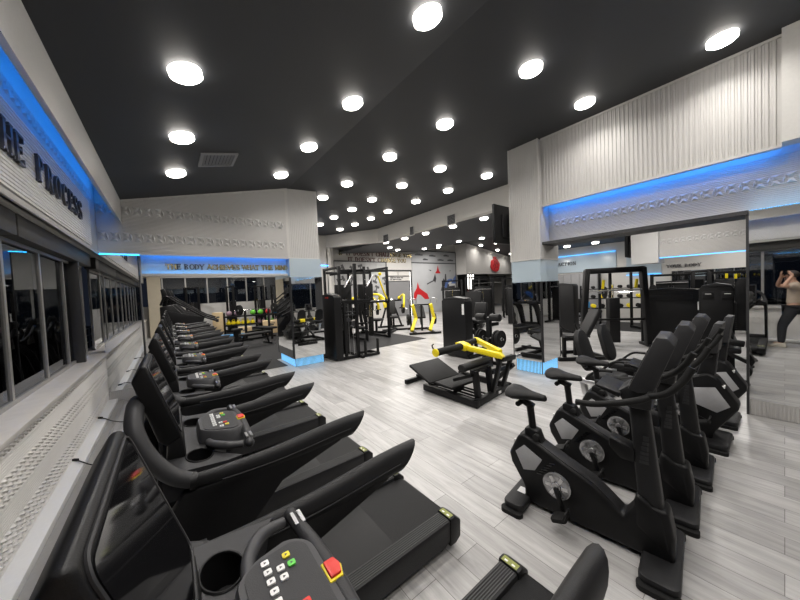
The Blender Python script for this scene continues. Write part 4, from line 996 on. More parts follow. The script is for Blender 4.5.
# tower machine with a tall seat behind the hip thrust machine
t = thing('leg_extension_machine', 'black weight stack tower with seat and backrest behind the hip thrust machine', 'gym machine', (5.42, 4.55, 0))
shroud(t, 0, .26, 0, .76, 1.45)
frame(t, [((.13, .1, .04), (.13, .1, .06)), ((.05, -.02, .05), (1.1, -.02, .05)), ((.05, .6, .05), (1.1, .6, .05)), ((1.05, -.1, .05), (1.05, .7, .05)), ((.6, .2, .05), (.6, .2, .85)), ((.2, .2, .4), (.95, .2, .85)), ((.75, -.02, .05), (.45, .1, .8))])
pad(t, (.62, .12, .86), .50, .42, .08, ('X', 6)); pad(t, (.84, .20, 1.10), .09, .36, .38, ('Y', 14), 'backrest')
mb = MB().tube([(.30, -.02, .62), (.30, .40, .62)], .055, 16); mb.build('shin_roller', M['rubber'], t, bevel=.01)
MB().box(-.006, 0, .04, .10, 1.05, 1.3).build('instruction_plate', M['white'], t, smooth=False)
stack(t, .36, .45, .1, .75)
# plate loaded machine beside the pillar
t = thing('plate_loaded_machine', 'black machine with stacked weight plates and roller pads beside the mirrored pillar', 'gym machine', (5.13, 3.36, 0))
frame(t, [((-.35, .1, .045), (.38, .1, .045)), ((-.30, .62, .045), (.38, .62, .045)), ((-.3, .05, .045), (-.3, .66, .045)), ((.30, .05, .045), (.30, .66, .045)), ((.02, .36, .04), (.02, .36, 1.05), .09, .09), ((.02, .36, .9), (.32, .36, .9)), ((.25, .3, .05), (.02, .33, .55)), ((-.3, .36, .05), (0, .36, .5))])
MB().tube([(0, .08, 1.06), (0, .30, 1.06)], .075, 18).build('roller_pad', M['pad'], t, bevel=.014); MB().tube([(0, .42, 1.06), (0, .64, 1.06)], .075, 18).build('roller_pad', M['pad'], t, bevel=.014)
MB().cyl((0, .02, .64), (0, .70, .64), .025, n=14).build('plate_peg', M['chrome'], t)
for k, y in enumerate((.06, .105, .15, .50, .55)): disc(t, (0, y, .64), (0, 1, 0), .17 if k % 2 == 0 else .155, .035)
frame(t, [((0, .36, .62), (-.28, .36, .35))], 'lever_arm')

# weight stack machine with low handles beside the left pillar
t = thing('cable_machine', 'black single stack machine with upright posts standing beside the nearer pillar', 'gym machine', (3.14, 6.70, 0))
shroud(t, 0, .20, .0, .80, 1.66)
MB().box(-.004, .002, .30, .50, 1.56, 1.60).build('red_label', M['red'], t, smooth=False)
frame(t, [((.30, .05, .04), (.30, .05, 1.5)), ((.62, .02, .04), (.62, .02, 2.42), .075, .075), ((.1, .05, 1.46), (1.05, .02, 1.46)), ((.1, .05, .05), (.75, .02, .05)), ((.1, .7, .05), (.75, .7, .05)), ((.68, .7, .05), (.68, .7, 1.5)), ((.68, .0, .05), (.68, .75, .05)), ((.62, -.08, .05), (1.16, -.08, .05)), ((.70, -.12, .03), (.70, .4, .03)), ((1.16, -.12, .05), (1.16, .4, .05)), ((.7, .35, .05), (1.16, .35, .05)), ((.3, .1, 1.3), (.3, .7, 1.3))])
stack(t, .42, .35, .12, .72, .22)
for x, y in ((.78, -.08), (1.16, -.08)): MB().tube([(x, y, .08), (x, y, .45)], .036, 14).build('foot_roller', M['rubber'], t, bevel=.008)
mb = MB()
for x in (.34, .62): mb.bar((x, .02, 1.32), (x+.1, .2, 1.32), .05, .05)
mb.cyl((.28, .02, 1.12), (.66, .02, 1.12), .02, n=10).cyl((.3, 0, 1.2), (.64, 0, 1.2), .014, n=10)
mb.build('handle', M['satin'], t)
MB().cyl((.40, .03, 1.0), (.40, .06, 1.0), .06).cyl((.55, .03, .9), (.55, .06, .9), .07).build('pulley', M['greyplastic'], t)
MB().tube([(.40, .045, .1), (.40, .045, 1.4)], .006, 6).tube([(.52, .045, .1), (.52, .045, 1.4)], .006, 6).build('cable', M['silver'], t)

# power rack
t = thing('power_rack', 'tall black power rack with slanted silver bars in front of the photo poster', 'power rack', (4.25, 8.6, 0))
B = []
for x in (0, .92, 1.85):
    B += [((x, 0, .02), (x, 0, 2.52), .08, .08), ((x, 1.1, .02), (x, 1.1, 2.52), .08, .08), ((x, 0, .06), (x, 1.1, .06))]
B += [((0, 0, 2.38), (1.85, 0, 2.38)), ((0, 1.1, 2.38), (1.85, 1.1, 2.38)), ((0, 0, 2.48), (0, 1.1, 2.48)), ((1.85, 0, 2.48), (1.85, 1.1, 2.48)), ((-.3, 0, 2.25), (.9, 0, 2.42)), ((0, 0, 1.32), (1.85, 0, 1.32)), ((.92, 0, 2.4), (.92, 1.1, 2.4)), ((0, 1.1, .5), (1.85, 1.1, .5))]
frame(t, B, w=.075, h=.075)
for x in (.42, 1.30): MB().box(x-.30, x+.30, .55, .64, 1.0, 1.95).build('weight_shroud', M['plastic'], t, bevel=.01)
for x in (.15, .98): MB().tube([(x, -.05, 1.86), (x+.42, .2, 2.25)], .024, 10).build('silver_arm', M['silver'], t)
MB().cyl((-.1, -.09, 1.36), (2.0, -.09, 1.36), .017, n=10).build('barbell', M['chrome'], t)
for x, rr in ((.0, .2), (1.75, .22)): disc(t, (x, -.09, 1.36), (1, 0, 0), rr*.6, .04)
stack(t, .42, .4, .12, .8, .2); stack(t, 1.35, .4, .12, .8, .2)
MB().tube(bez([(1.45, -.04, 2.2), (1.6, -.1, 1.7), (1.75, -.1, 1.4)], 6), .03, 10).build('yellow_lever', M['yellow'], t)
MB().ell((1.52, -.06, 2.27), .06, .06, .06).build('yellow_knob', M['yellow'], t)
for k in range(8): MB().cyl((.92, -.045, .4+k*.24), (.92, .045, .4+k*.24), .012, n=8).build('pin_hole', M['silver'], t)
pad(t, (.9, .6, .45), .3, .9, .08, None, 'bench_pad')

# lever machines with yellow arms
def lever(name, label, loc, rz, s=1.0):
    t = thing(name, label, 'gym machine', loc, rz); t.scale = (s, s, s)
    frame(t, [((-.55, .5, .04), (.55, .5, .04)), ((-.55, -.6, .04), (.55, -.6, .04)), ((0, -.6, .05), (0, .5, .05), .09, .08), ((0, .4, .05), (0, .55, 1.15), .09, .08), ((0, -.1, .05), (0, -.1, .45)), ((-.45, .45, .05), (-.1, .5, 1.1)), ((.45, .45, .05), (.1, .5, 1.1)), ((-.5, .5, 1.12), (.5, .5, 1.12))])
    pad(t, (0, -.12, .48), .38, .40, .08); pad(t, (0, .20, .86), .32, .09, .58, ('X', -14), 'backrest')
    for q in (-1, 1):
        MB().tube(bez([(q*.42, .52, 1.22), (q*.48, .22, 1.34), (q*.46, -.12, 1.30), (q*.40, -.34, 1.05), (q*.38, -.36, .86)], 6), .04, 12).build('lever_arm', M['yellow'], t)
        MB().tube([(q*.38, -.36, .86), (q*.20, -.36, .84)], .022, 10).build('handle', M['rubber'], t)
        MB().ell((q*.42, .54, 1.22), .075, .06, .075).build('pivot_cap', M['yellow'], t)
        MB().cyl((q*.45, .5, .75), (q*.75, .5, .75), .024, n=12).build('plate_peg', M['chrome'], t)
        for k in range(2): disc(t, (q*(.50+.05*k), .5, .75), (q, 0, 0), .20, .04)
    return t
lever('chest_press_machine', 'yellow armed lever machine next to the power rack', (6.35, 10.0, 0), 35, 1.15)
lever('row_machine', 'yellow armed lever machine in front of the grey door', (7.75, 10.6, 0), -25, 1.1)
t = thing('leg_press_machine', 'machine with two bent bright yellow legs before the mural', 'gym machine', (7.62, 8.45, 0), -32)
for x in (-.35, .35):
    MB().bar((x-.06, -.05, 1.12), (x+.08, .10, .54), .16, .12, up=(1, 0, 0)).bar((x+.08, .10, .60), (x-.16, -.26, .14), .16, .12, up=(1, 0, 0)).build('bent_leg', M['yellow'], t, bevel=.02)
frame(t, [((-.6, -.3, .05), (.6, -.3, .05)), ((-.35, -.35, .05), (-.35, 1.2, .05)), ((.35, -.35, .05), (.35, 1.2, .05)), ((-.5, 1.1, .05), (.5, 1.1, .05)), ((0, .4, .05), (0, .4, 1.1)), ((0, .5, .3), (0, 1.2, .9)), ((-.35, 0, 1.1), (.35, 0, 1.1), .05, .05), ((.4, .6, .05), (.4, .8, 1.1)), ((-.4, .6, .05), (-.4, .8, 1.1))])
pad(t, (0, .95, .75), .45, .7, .09, ('X', 40), 'backrest')
for q in (-1, 1):
    for k in range(2): disc(t, (q*(.48+.05*k), .5, .5), (q, 0, 0), .22, .045)
for q in (-1, 1): MB().tube(bez([(q*.5, -.1, 1.1), (q*.52, -.12, 1.3), (q*.3, -.14, 1.33), (q*.28, -.12, 1.12)], 5), .014, 8).build('handle', M['silver'], t)

# dark towers under the emblem wall
def tower(label, x, y, w, d, h, rz=0, seat=False, name='weight_stack_machine'):
    t = thing(name, label, 'gym machine', (x, y, 0), rz)
    shroud(t, -d/2, d/2, -w/2, w/2, h)
    frame(t, [((d/2, -w/2+.05, .04), (d/2+.9, -w/2+.05, .04)), ((d/2, w/2-.05, .04), (d/2+.9, w/2-.05, .04)), ((d/2+.85, -w/2, .04), (d/2+.85, w/2, .04)), ((d/2+.1, 0, h-.1), (d/2+.7, 0, h-.1)), ((d/2+.65, 0, .05), (d/2+.65, 0, h-.1))])
    stack(t, d/2+.14, 0, .1, .7, .2)
    pad(t, (d/2+.6, -.1, .5), .36, .36, .08); pad(t, (d/2+.75, -.1, .85), .08, .34, .5, ('Y', 10), 'backrest')
    return t
tower('black weight stack tower in the dim area under the red emblem', 9.8, 7.75, .62, .30, 1.52, 32)
tower('black weight stack tower half hidden by the ribbed pillar, under the emblem wall', 11.9, 7.2, .62, .30, 1.55, 32)
t = thing('cable_crossover', 'black cable crossover frame in the dim area below the red emblem', 'gym machine', (15.3, 11.2, 0), -38)
B = []
for x in (-1.2, -.35, .35, 1.2): B += [((x, 0, .02), (x, 0, 2.3), .09, .09), ((x, -.5, .05), (x, .5, .05))]
B += [((-1.2, 0, 2.25), (1.2, 0, 2.25)), ((-.35, 0, 1.5), (.35, 0, 1.5))]
frame(t, B)
for x in (-1.05, -.2, .2, 1.05): stack(t, x, .05, .1, .9, .2)
MB().cyl((-.9, -.06, 1.9), (.9, -.06, 1.9), .018, n=8).build('pull_bar', M['chrome'], t)
def dumbbell(label, loc, rz, r, m, grp, L_=.30):
    t = thing('dumbbell', label, 'dumbbell', loc, rz, grp)
    MB().cyl((-L_*.25, 0, 0), (L_*.25, 0, 0), .016, n=10).build('handle', M['chrome'], t)
    for s in (-1, 1): MB().lathe([(r*.8, 0), (r, .012), (r, L_*.25-.012), (r*.8, L_*.25)], (s*L_*.24, 0, 0), (s, 0, 0), 10).build('head', m, t)
    return t
def db_rack(label, loc, rz, n, shelves, mats, w, grp, what, scale=1):
    t = thing('dumbbell_rack', label, 'rack', loc, rz)
    B = []
    for s in (-1, 1): B += [((s*w/2, .18, .02), (s*w/2, .05, shelves[-1]+.15), .06, .06), ((s*w/2, -.25, .04), (s*w/2, .25, .04))]
    for z in shelves: B += [((-w/2, -.10, z), (w/2, -.10, z), .05, .03), ((-w/2, .10, z), (w/2, .10, z), .05, .03)]
    frame(t, B)
    k = 0
    for si, z in enumerate(shelves):
        for i in range(n):
            x = -w/2+.12+(w-.24)*i/(n-1); c, s_ = math.cos(R(rz)), math.sin(R(rz)); r = .058+.022*(len(shelves)-1-si)/max(1, len(shelves)-1)
            dumbbell('%s dumbbell, %s on the %s shelf of the %s' % (what[k % len(what)], ORD2[i], SH[si], grp), (loc[0]+x*c, loc[1]+x*s_, loc[2]+z+r+.016), rz+90, r, M[mats[k % len(mats)]], grp)
            k += 1
ORD2 = ['first', 'second', 'third', 'fourth', 'fifth', 'sixth', 'seventh', 'eighth', 'ninth', 'tenth']
SH = ['lowest', 'middle', 'top', 'upper']
db_rack('black dumbbell rack on the far wall of the dim area under the emblem', (17.5, 15.6, 0), -40, 6, (.6, 1.0, 1.4), ['rubber', 'satin'], 1.9, 'rack under the emblem', ['black', 'charcoal'])
o = thing('strip_lamp', 'three upright white light strips above the dim machines', 'light', (15.6, 12.6, 0), -38)
for k in range(3): MB().box(k*.16-.16, k*.16-.09, -.02, .02, 1.55, 2.5).build('strip', M['whitelite'], o, smooth=False)
frame(o, [((-.2, .03, 0), (-.2, .03, 2.55), .04, .04), ((.2, .03, 0), (.2, .03, 2.55), .04, .04), ((-.2, .03, 2.53), (.2, .03, 2.53), .04, .04)])

t = thing('wall_monitor', 'small black monitor hung beside the pale box past the opening', 'tv', (8.75, 2.28, 2.65))
MB().box(-.22, .22, -.03, .03, -.42, .40).build('casing', M['plastic'], t, bevel=.008)
MB().box(-.20, .20, .03, .034, -.40, .38).build('screen', M['gloss'], t, smooth=False)
MB().box(-.04, .04, -.11, -.03, -.06, .06).build('bracket', M['satin'], t)
for k, (x, y, rz, lab) in enumerate(((12.0, 10.9, -45, 'black cable rig below the edge of the red emblem wall, beside the mural'), (13.1, 9.75, -50, 'black cable rig between the two dark towers under the emblem'), (14.3, 8.75, -52, 'black cable rig deepest in the dim area, next to the ribbed pillar'))):
    t = thing('cable_rig', lab, 'gym machine', (x, y, 0), rz)
    frame(t, [((-.5, 0, .02), (-.5, 0, 2.1), .1, .1), ((.5, 0, .02), (.5, 0, 2.1), .1, .1), ((-.5, 0, 2.05), (.5, 0, 2.05)), ((-.5, -.4, .05), (-.5, .4, .05)), ((.5, -.4, .05), (.5, .4, .05))])
    MB().box(-.40, .40, .05, .2, .08, 1.7).build('back_shroud', M['plastic'], t, bevel=.01)
    MB().cyl((-.4, -.05, 1.55), (.4, -.05, 1.55), .018, n=8).build('pull_bar', M['chrome'], t)
    stack(t, 0, -.02, .1, .9, .26)
# television on the far side of the ribbed pillar
t = thing('television', 'black flat television seen from behind, fixed to the ribbed pillar', 'tv', (5.60, 3.475, 2.91))
MB().box(-.54, .54, -.03, .02, -.38, .38).build('casing', M['plastic'], t, bevel=.008)
MB().box(-.52, .52, .02, .024, -.36, .36).build('screen', M['gloss'], t, smooth=False)
MB().box(-.3, .3, -.06, -.03, -.25, .2).box(.05, .15, -.14, -.03, -.1, .1).build('rear_housing', M['satin'], t, bevel=.01)

# ================================================================== ROOM PAST THE FRAMED OPENING
t = thing('functional_trainer', 'wide black cable frame in the room past the opening, behind the recumbent bikes', 'gym machine', (8.75, 2.98, 0), -52)
frame(t, [((-.36, 0, .02), (-.22, 0, 2.0), .18, .12), ((1.13, 0, .02), (1.02, 0, 2.0), .18, .12), ((-.26, 0, 1.96), (1.05, 0, 1.96), .14, .14), ((-.3, 0, .70), (1.08, 0, .70), .06, .06), ((-.35, -.4, .04), (-.35, .4, .04)), ((1.12, -.4, .04), (1.12, .4, .04)), ((.4, .25, .05), (.4, .25, 1.9))], bv=.02)
stack(t, .40, .12, .1, .9, .22)
MB().box(.28, .52, .0, .22, .1, 1.25).build('weight_shroud', M['plastic'], t, bevel=.01)
MB().tube([(-.2, -.02, 1.45), (1.05, -.02, 1.45)], .02, 10).build('pull_bar', M['silver'], t)
for x in (.12, .85): MB().tube([(x, -.04, 1.5), (x+.02, -.06, 1.72)], .035, 10).build('yellow_grip', M['yellow'], t)
t = thing('chest_machine', 'seated machine with slanted black backrest by the mirrored pillar, past the opening', 'gym machine', (7.2, 2.95, 0), -40)
frame(t, [((-.5, -.35, .04), (.55, -.35, .04)), ((-.5, .35, .04), (.55, .35, .04)), ((-.45, -.35, .04), (-.45, .35, .04)), ((.5, -.35, .04), (.5, .35, .04)), ((.05, 0, .04), (.05, 0, .45)), ((.1, 0, .3), (.55, 0, .95)), ((-.3, -.2, .05), (-.3, -.2, .5)), ((-.3, -.2, .45), (.1, -.2, .45))])
pad(t, (-.02, 0, .48), .42, .40, .08); pad(t, (.38, 0, .78), .10, .38, .66, ('Y', 28), 'backrest')
pad(t, (-.42, -.1, .62), .16, .34, .22, None, 'leg_pad')
for q in (-1, 1): MB().tube(bez([(.2, q*.3, .5), (-.05, q*.36, .62), (-.15, q*.36, .8)], 5), .018, 8).build('handle', M['rubber'], t)
tower('tall black weight stack tower against the far side of the opening, beside the pillar', 10.7, 4.65, .80, .35, 1.66, 0)
t = thing('multi_gym', 'big black machine housing with rounded top behind the bike consoles', 'gym machine', (10.15, 1.80, 0), 6)
shroud(t, -.15, .2, -.58, .58, 1.42)
MB().box(-.158, -.15, -.42, .42, 1.16, 1.27).build('name_plate', M['satin'], t, bevel=.01)
MB().box(-.16, -.15, -.53, -.50, .9, 1.1).build('white_label', M['white'], t, smooth=False)
frame(t, [((.2, -.5, .04), (1.2, -.5, .04)), ((.2, .5, .04), (1.2, .5, .04)), ((1.15, -.5, .04), (1.15, .5, .04)), ((.5, 0, .04), (.5, 0, 1.4))])
stack(t, .35, 0, .1, .8, .3)
t = thing('dual_station_machine', 'black two tower machine with low padded arms next to the big mirror edge', 'gym machine', (7.85, .74, 0), 4)
shroud(t, -.12, .2, -.20, .24, 1.55)
shroud(t, .5, .8, -.95, -.45, 1.56, 'second_shroud')
for y in (-.12, .12): MB().box(-.13, -.12, y-.07, y+.07, 1.30, 1.42).build('instruction_plate', M['satin'], t, bevel=.004)
for y in (-.12, .12): MB().box(-.133, -.13, y-.04, y+.04, 1.375, 1.385).build('plate_print', M['white'], t, smooth=False)
frame(t, [((-.1, -.18, .04), (-1.0, -.18, .04)), ((-.95, -.4, .04), (-.95, .25, .04)), ((-.1, .0, .5), (-.7, -.1, .42)), ((-.6, -.1, .04), (-.6, -.1, .45)), ((-.7, -.1, .45), (-.75, -.4, .28), .06, .05), ((.2, -.6, .04), (1, -.6, .04)), ((-.1, -.15, .75), (-.75, -.22, .62), .03, .03)])
MB().tube([(-.72, -.30, .60), (-.74, -.10, .63)], .05, 14).build('roller_pad', M['pad'], t, bevel=.01)
MB().box(-.80, -.70, -.335, -.31, .56, .66).build('white_cap', M['bodygrey'], t, bevel=.006)
pad(t, (-.55, -.1, .48), .40, .34, .09)
disc(t, (-.62, -.42, .30), (0, -1, 0), .13, .04); disc(t, (-.80, -.42, .24), (0, -1, 0), .11, .04)
db_rack('tall rack of yellow and black dumbbells on the mat past the cable frame', (13.6, 4.15, .0105), -62, 7, (.62, 1.0, 1.38), ['rubber', 'yellow', 'rubber', 'satin'], 2.0, 'rack past the cable frame', ['black', 'yellow', 'black', 'charcoal'])
t = thing('flat_bench', 'silver framed bench with bright blue pad far inside the opening', 'bench', (12.5, 5.03, 0), 70)
MB().box(-.55, .55, -.15, .15, .72, .95).build('blue_pad', M['blue'], t, bevel=.02)
frame(t, [((-.6, -.2, .05), (.6, -.2, .7)), ((-.6, .2, .05), (.6, .2, .7)), ((-.6, -.3, .05), (-.6, .3, .05)), ((.6, -.3, .05), (.6, .3, .05)), ((.55, 0, .05), (.55, 0, .7)), ((-.4, 0, .1), (-.4, 0, .72))], m='silver')
for k, (x, y, rz, lab) in enumerate(((13.2, 2.3, -78, 'black cable rig seen over the big machine housing'), (13.0, .9, -84, 'black cable rig seen over the two tower machine'), (13.2, -.4, -90, 'black cable rig far back beside the mirror edge'))):
    t = thing('cable_rig', lab, 'gym machine', (x, y, 0), rz)
    frame(t, [((-.5, 0, .02), (-.5, 0, 1.85), .1, .1), ((.5, 0, .02), (.5, 0, 1.85), .1, .1), ((-.5, 0, 1.8), (.5, 0, 1.8)), ((-.5, -.4, .05), (-.5, .4, .05)), ((.5, -.4, .05), (.5, .4, .05))])
    MB().box(-.40, .40, .05, .2, .08, 1.6).build('back_shroud', M['plastic'], t, bevel=.01)
    MB().box(-.18, -.12, -.06, -.03, 1.62, 1.76).box(.0, .06, -.06, -.03, 1.6, 1.74).build('yellow_grip', M['yellow'], t, bevel=.01) if k == 1 else MB().cyl((-.4, -.05, 1.55), (.4, -.05, 1.55), .018, n=8).build('pull_bar', M['chrome'], t)
    stack(t, 0, -.02, .1, .9, .26)
t = thing('locker_bank', 'grey lockers along the far wall under the ACTION letters', 'lockers', (14.72, 5.9, 0))
MB().box(-.2, .2, -1.0, 1.1, 0, 2.08).build('body', M['bodygrey'], t, smooth=False)
for k in range(6): MB().box(-.215, -.2, -.98+k*.35, -.66+k*.35, .05, 2.03).build('door', M['bodygrey'], t, bevel=.004)
for k, (x, y, lab) in enumerate(((12.0, 3.2, 'upright bar frame between the cable frame and the far dumbbells'),)):
    t = thing('squat_rack', 'black '+lab, 'rack', (x, y, 0), -50)
    frame(t, [((-.5, 0, 0), (-.5, 0, 2.1)), ((.5, 0, 0), (.5, 0, 2.1)), ((-.5, 0, 2.05), (.5, 0, 2.05)), ((-.5, .8, 0), (-.5, .8, 2.1)), ((.5, .8, 0), (.5, .8, 2.1)), ((-.5, 0, .05), (-.5, .8, .05)), ((.5, 0, .05), (.5, .8, .05)), ((-.5, .8, 2.05), (.5, .8, 2.05))])
    MB().cyl((-.9, -.08, 1.3), (.9, -.08, 1.3), .016, n=8).build('barbell', M['chrome'], t)
    for s in (-1, 1): disc(t, (s*.68, -.08, 1.3), (s, 0, 0), .2, .04)

# ================================================================== HALL BEYOND THE MOTTO BEAM
def climber(label, x, y, rz):
    t = thing('stair_climber', label, 'stair climber', (x, y, 0), rz)
    MB().prism([(-.5, .05), (.75, .05), (.75, .3), (.15, 1.1), (-.2, 1.55), (-.5, 1.5)], 'xz', -.32, .32).build('body', M['plastic'], t, bevel=.03)
    mb = MB()
    for k in range(5): mb.box(.62-k*.17, .80-k*.17, -.27, .27, .28+k*.19, .34+k*.19)
    mb.build('step', M['satin'], t, bevel=.006)
    for s in (-1, 1):
        MB().tube(bez([(.95, s*.36, .95), (.55, s*.36, 1.15), (-.1, s*.36, 1.62), (-.35, s*.34, 1.80), (-.48, s*.30, 1.55)], 6), .028, 10).build('handrail', M['black'], t)
        MB().bar((-.35, s*.34, 1.2), (.55, s*.34, .95), .03, .34).build('side_guard', M['satin'], t, bevel=.01)
    MB().bar((-.45, 0, 1.1), (-.35, 0, 1.75), .12, .1, up=(1, 0, 0)).build('mast', M['black'], t, bevel=.01)
    c = MB().prism([(-.42, 1.66), (-.26, 1.72), (-.36, 2.05), (-.46, 2.02)], 'xz', -.25, .25).build('console', M['plastic'], t, bevel=.02)
    return t
climber('black stair climber with long sloping handrails past the treadmills', .25, 11.6, 0)
climber('second stair climber, deeper in, near the beige pier', .35, 12.9, 0)
climber('third stair climber, farthest, in front of the end windows', .45, 14.2, 0)
t = thing('adjustable_bench', 'low black bench alone on the rubber mat beside the pillar', 'bench', (2.22, 11.1, 0), 15)
pad(t, (-.05, 0, .42), .85, .30, .08, None, 'pad'); pad(t, (.45, 0, .42), .22, .28, .08)
frame(t, [((-.5, 0, .25), (.5, 0, .25), .06, .06), ((-.45, -.25, .04), (-.45, .25, .04), .06, .05), ((.5, -.3, .04), (.5, .3, .04), .06, .05), ((-.45, 0, .05), (-.35, 0, .38), .05, .05), ((.5, 0, .05), (.4, 0, .38), .05, .05)])
for s in (-1, 1): MB().cyl((.5, s*.3, .05), (.5, s*.34, .05), .05, n=14).build('wheel', M['silver'], t)
def plyo(label, x, y, w, h, rz):
    t = thing('plyo_box', label, 'box', (x, y, 0), rz, 'plywood jump boxes')
    MB().box(-w/2, w/2, -w*.4, w*.4, 0.01, h).build('body', M['wood'], t, bevel=.006)
    MB().box(-w*.2, w*.12, -w*.4-.004, -w*.4, h*.62, h*.74).box(-w*.1, w*.2, -w*.4-.004, -w*.4, h*.78, h*.84).build('mark', M['letter'], t, smooth=False)
    return t
plyo('smaller plywood jump box with dark mark near the yellow kettlebells', 2.52, 14.3, .50, .38, -12)
plyo('larger plywood jump box below the green bells, next to the pillar', 3.62, 14.4, .72, .56, -12)
plyo('tall plywood jump box at the end of the blue step, near the window wall', 1.62, 15.2, .38, 1.05, -12)
for i, (x, y) in enumerate(((1.95, 13.9), (1.35, 16.1))):  # solid blue blocks standing in for reflections of the lit plinth
    t = thing('step_platform', ['bright blue step platform next to the smaller jump box', 'bright blue step platform deeper in beside the tall jump box'][i], 'step', (x, y, 0), -10, 'blue step platforms')
    MB().box(-.45, .45, -.2, .2, .10, .16).build('deck', M['blue'], t, bevel=.02); 
    for s in (-1, 1): MB().box(s*.36-.07, s*.36+.07, -.18, .18, .01, .10).build('riser', M['blue'], t, bevel=.01)
t = thing('stool', 'round black stool standing on the mat beyond the treadmills', 'stool', (1.95, 12.7, 0))
MB().lathe([(.19, .42), (.2, .44), (.2, .48), (.18, .5)], (0, 0, 0)).build('seat', M['pad'], t); MB().lathe([(.16, 0.01), (.13, .02), (.13, .42)], (0, 0, 0)).build('drum', M['black'], t)
def kettle(label, x, y, z, r, m, grp):
    t = thing('kettlebell', label, 'kettlebell', (x, y, z), random.uniform(0, 180), grp)
    MB().lathe([(r*.5, 0), (r*.9, r*.3), (r, r*.85), (r*.75, r*1.5), (r*.3, r*1.75)], (0, 0, 0), n=18).build('bell', M[m], t)
    MB().tube(bez([(-r*.45, 0, r*1.5), (-r*.6, 0, r*2.1), (0, 0, r*2.5), (r*.6, 0, r*2.1), (r*.45, 0, r*1.5)], 5), r*.16, 10).build('handle', M[m], t)
t = thing('storage_shelf', 'low black shelf behind the jump boxes holding coloured bells', 'shelf', (3.1, 15.5, 0), -12)
frame(t, [((s*1.2, q*.2, 0), (s*1.2, q*.2, .98), .05, .05) for s in (-1, 1) for q in (-1, 1)]+[((-1.2, q*.2, z), (1.2, q*.2, z), .05, .04) for z in (.38, .78) for q in (-1, 1)])
for z in (.40, .80): MB().box(-1.2, 1.2, -.2, .2, z, z+.015).build('shelf_board', M['black'], t, smooth=False)
cs, sn = math.cos(R(-12)), math.sin(R(-12))
for i in range(6):
    x = -1.05+.2*i; kettle('yellow kettlebell on the low shelf, %s from the treadmill end' % ORD2[i], 3.1+x*cs, 15.5+x*sn-.08, .4265, .10, 'yellow', 'yellow kettlebells')
for i in range(5):
    x = .25+.19*i; kettle(['mauve', 'mauve', 'green', 'green', 'mauve'][i]+' kettlebell on the low shelf, %s after the yellow ones' % ORD2[i], 3.1+x*cs, 15.5+x*sn, .4265, .09, ['pink', 'pink', 'green', 'green', 'pink'][i], 'mixed kettlebells')
for i in range(7):
    x = -1.0+.33*i; m = ['pink', 'pink', 'white', 'green', 'green', 'redlogo', 'blue'][i]
    t = thing('medicine_ball', '%s ball on the upper board of the low shelf%s' % (['mauve', 'dull mauve', 'white', 'green', 'bright green', 'red', 'blue'][i], [', first of two mauve', ', second of two mauve', '', ', first of two green', ', second of two green', '', ''][i]), 'ball', (3.1+x*cs, 15.5+x*sn, .8265+.125), 0, 'medicine balls')
    MB().ell((0, 0, 0), .125, .125, .125, 18, 12).build('ball', M[m], t); MB().ring((0, 0, 0), (0, 1, .3), .122, .127, .012, 24).build('seam', M['plastic'], t)
for i, (x, y, lab) in enumerate(((2.35, 16.7, 'black cable tower behind the yellow kettlebells'), (3.75, 17.0, 'black cable tower behind the red ball and pillar'), (4.55, 16.7, 'black cable tower right beside the partition wall'), (.85, 17.1, 'black cable tower beside the beige pier'))):
    t = thing('cable_tower', lab, 'gym machine', (x, y, 0), -70+10*i)
    frame(t, [((-.3, 0, .02), (-.3, 0, 2.25), .08, .08), ((.3, 0, .02), (.3, 0, 2.25), .08, .08), ((-.3, 0, 2.2), (.3, 0, 2.2)), ((-.3, -.4, .05), (-.3, .4, .05)), ((.3, -.4, .05), (.3, .4, .05))])
    stack(t, 0, 0, .1, .85, .3); MB().box(-.24, .24, .06, .16, .1, 1.5).build('back_shroud', M['plastic'], t, bevel=.008)
for i, (x, y) in enumerate(((2.75, 13.0), (3.8, 10.9))):
    t = thing('barbell_stand', ['black bench press stand in the middle of the far mat', 'black bench press stand close behind the pillar'][i], 'rack', (x, y, 0), 20+30*i)
    frame(t, [((-.5, 0, 0.02), (-.5, 0, 1.15), .07, .07), ((.5, 0, .02), (.5, 0, 1.15), .07, .07), ((-.5, -.4, .05), (-.5, .4, .05)), ((.5, -.4, .05), (.5, .4, .05)), ((-.5, 0, .3), (.5, 0, .3))])
    MB().cyl((-.95, -.05, 1.18), (.95, -.05, 1.18), .015, n=8).build('barbell', M['chrome'], t)
    for s in (-1, 1):
        for k in range(2): disc(t, (s*(.7+.05*k), -.05, 1.18), (s, 0, 0), .20, .04)
    pad(t, (0, -.55, .45), .30, 1.0, .08, None, 'bench_pad'); frame(t, [((0, -.9, .02), (0, -.9, .42), .06, .06), ((0, -.3, .02), (0, -.3, .42), .06, .06)], 'bench_leg')

for o in list(C.objects):                     # equipment that stands on a mat rests on its top face
    if o.parent is None and o.name.split('.')[0] in ('squat_rack', 'storage_shelf', 'power_rack', 'adjustable_bench', 'cable_tower', 'barbell_stand', 'plyo_box', 'step_platform', 'stool', 'chest_press_machine'):
        o.location.z += .0105
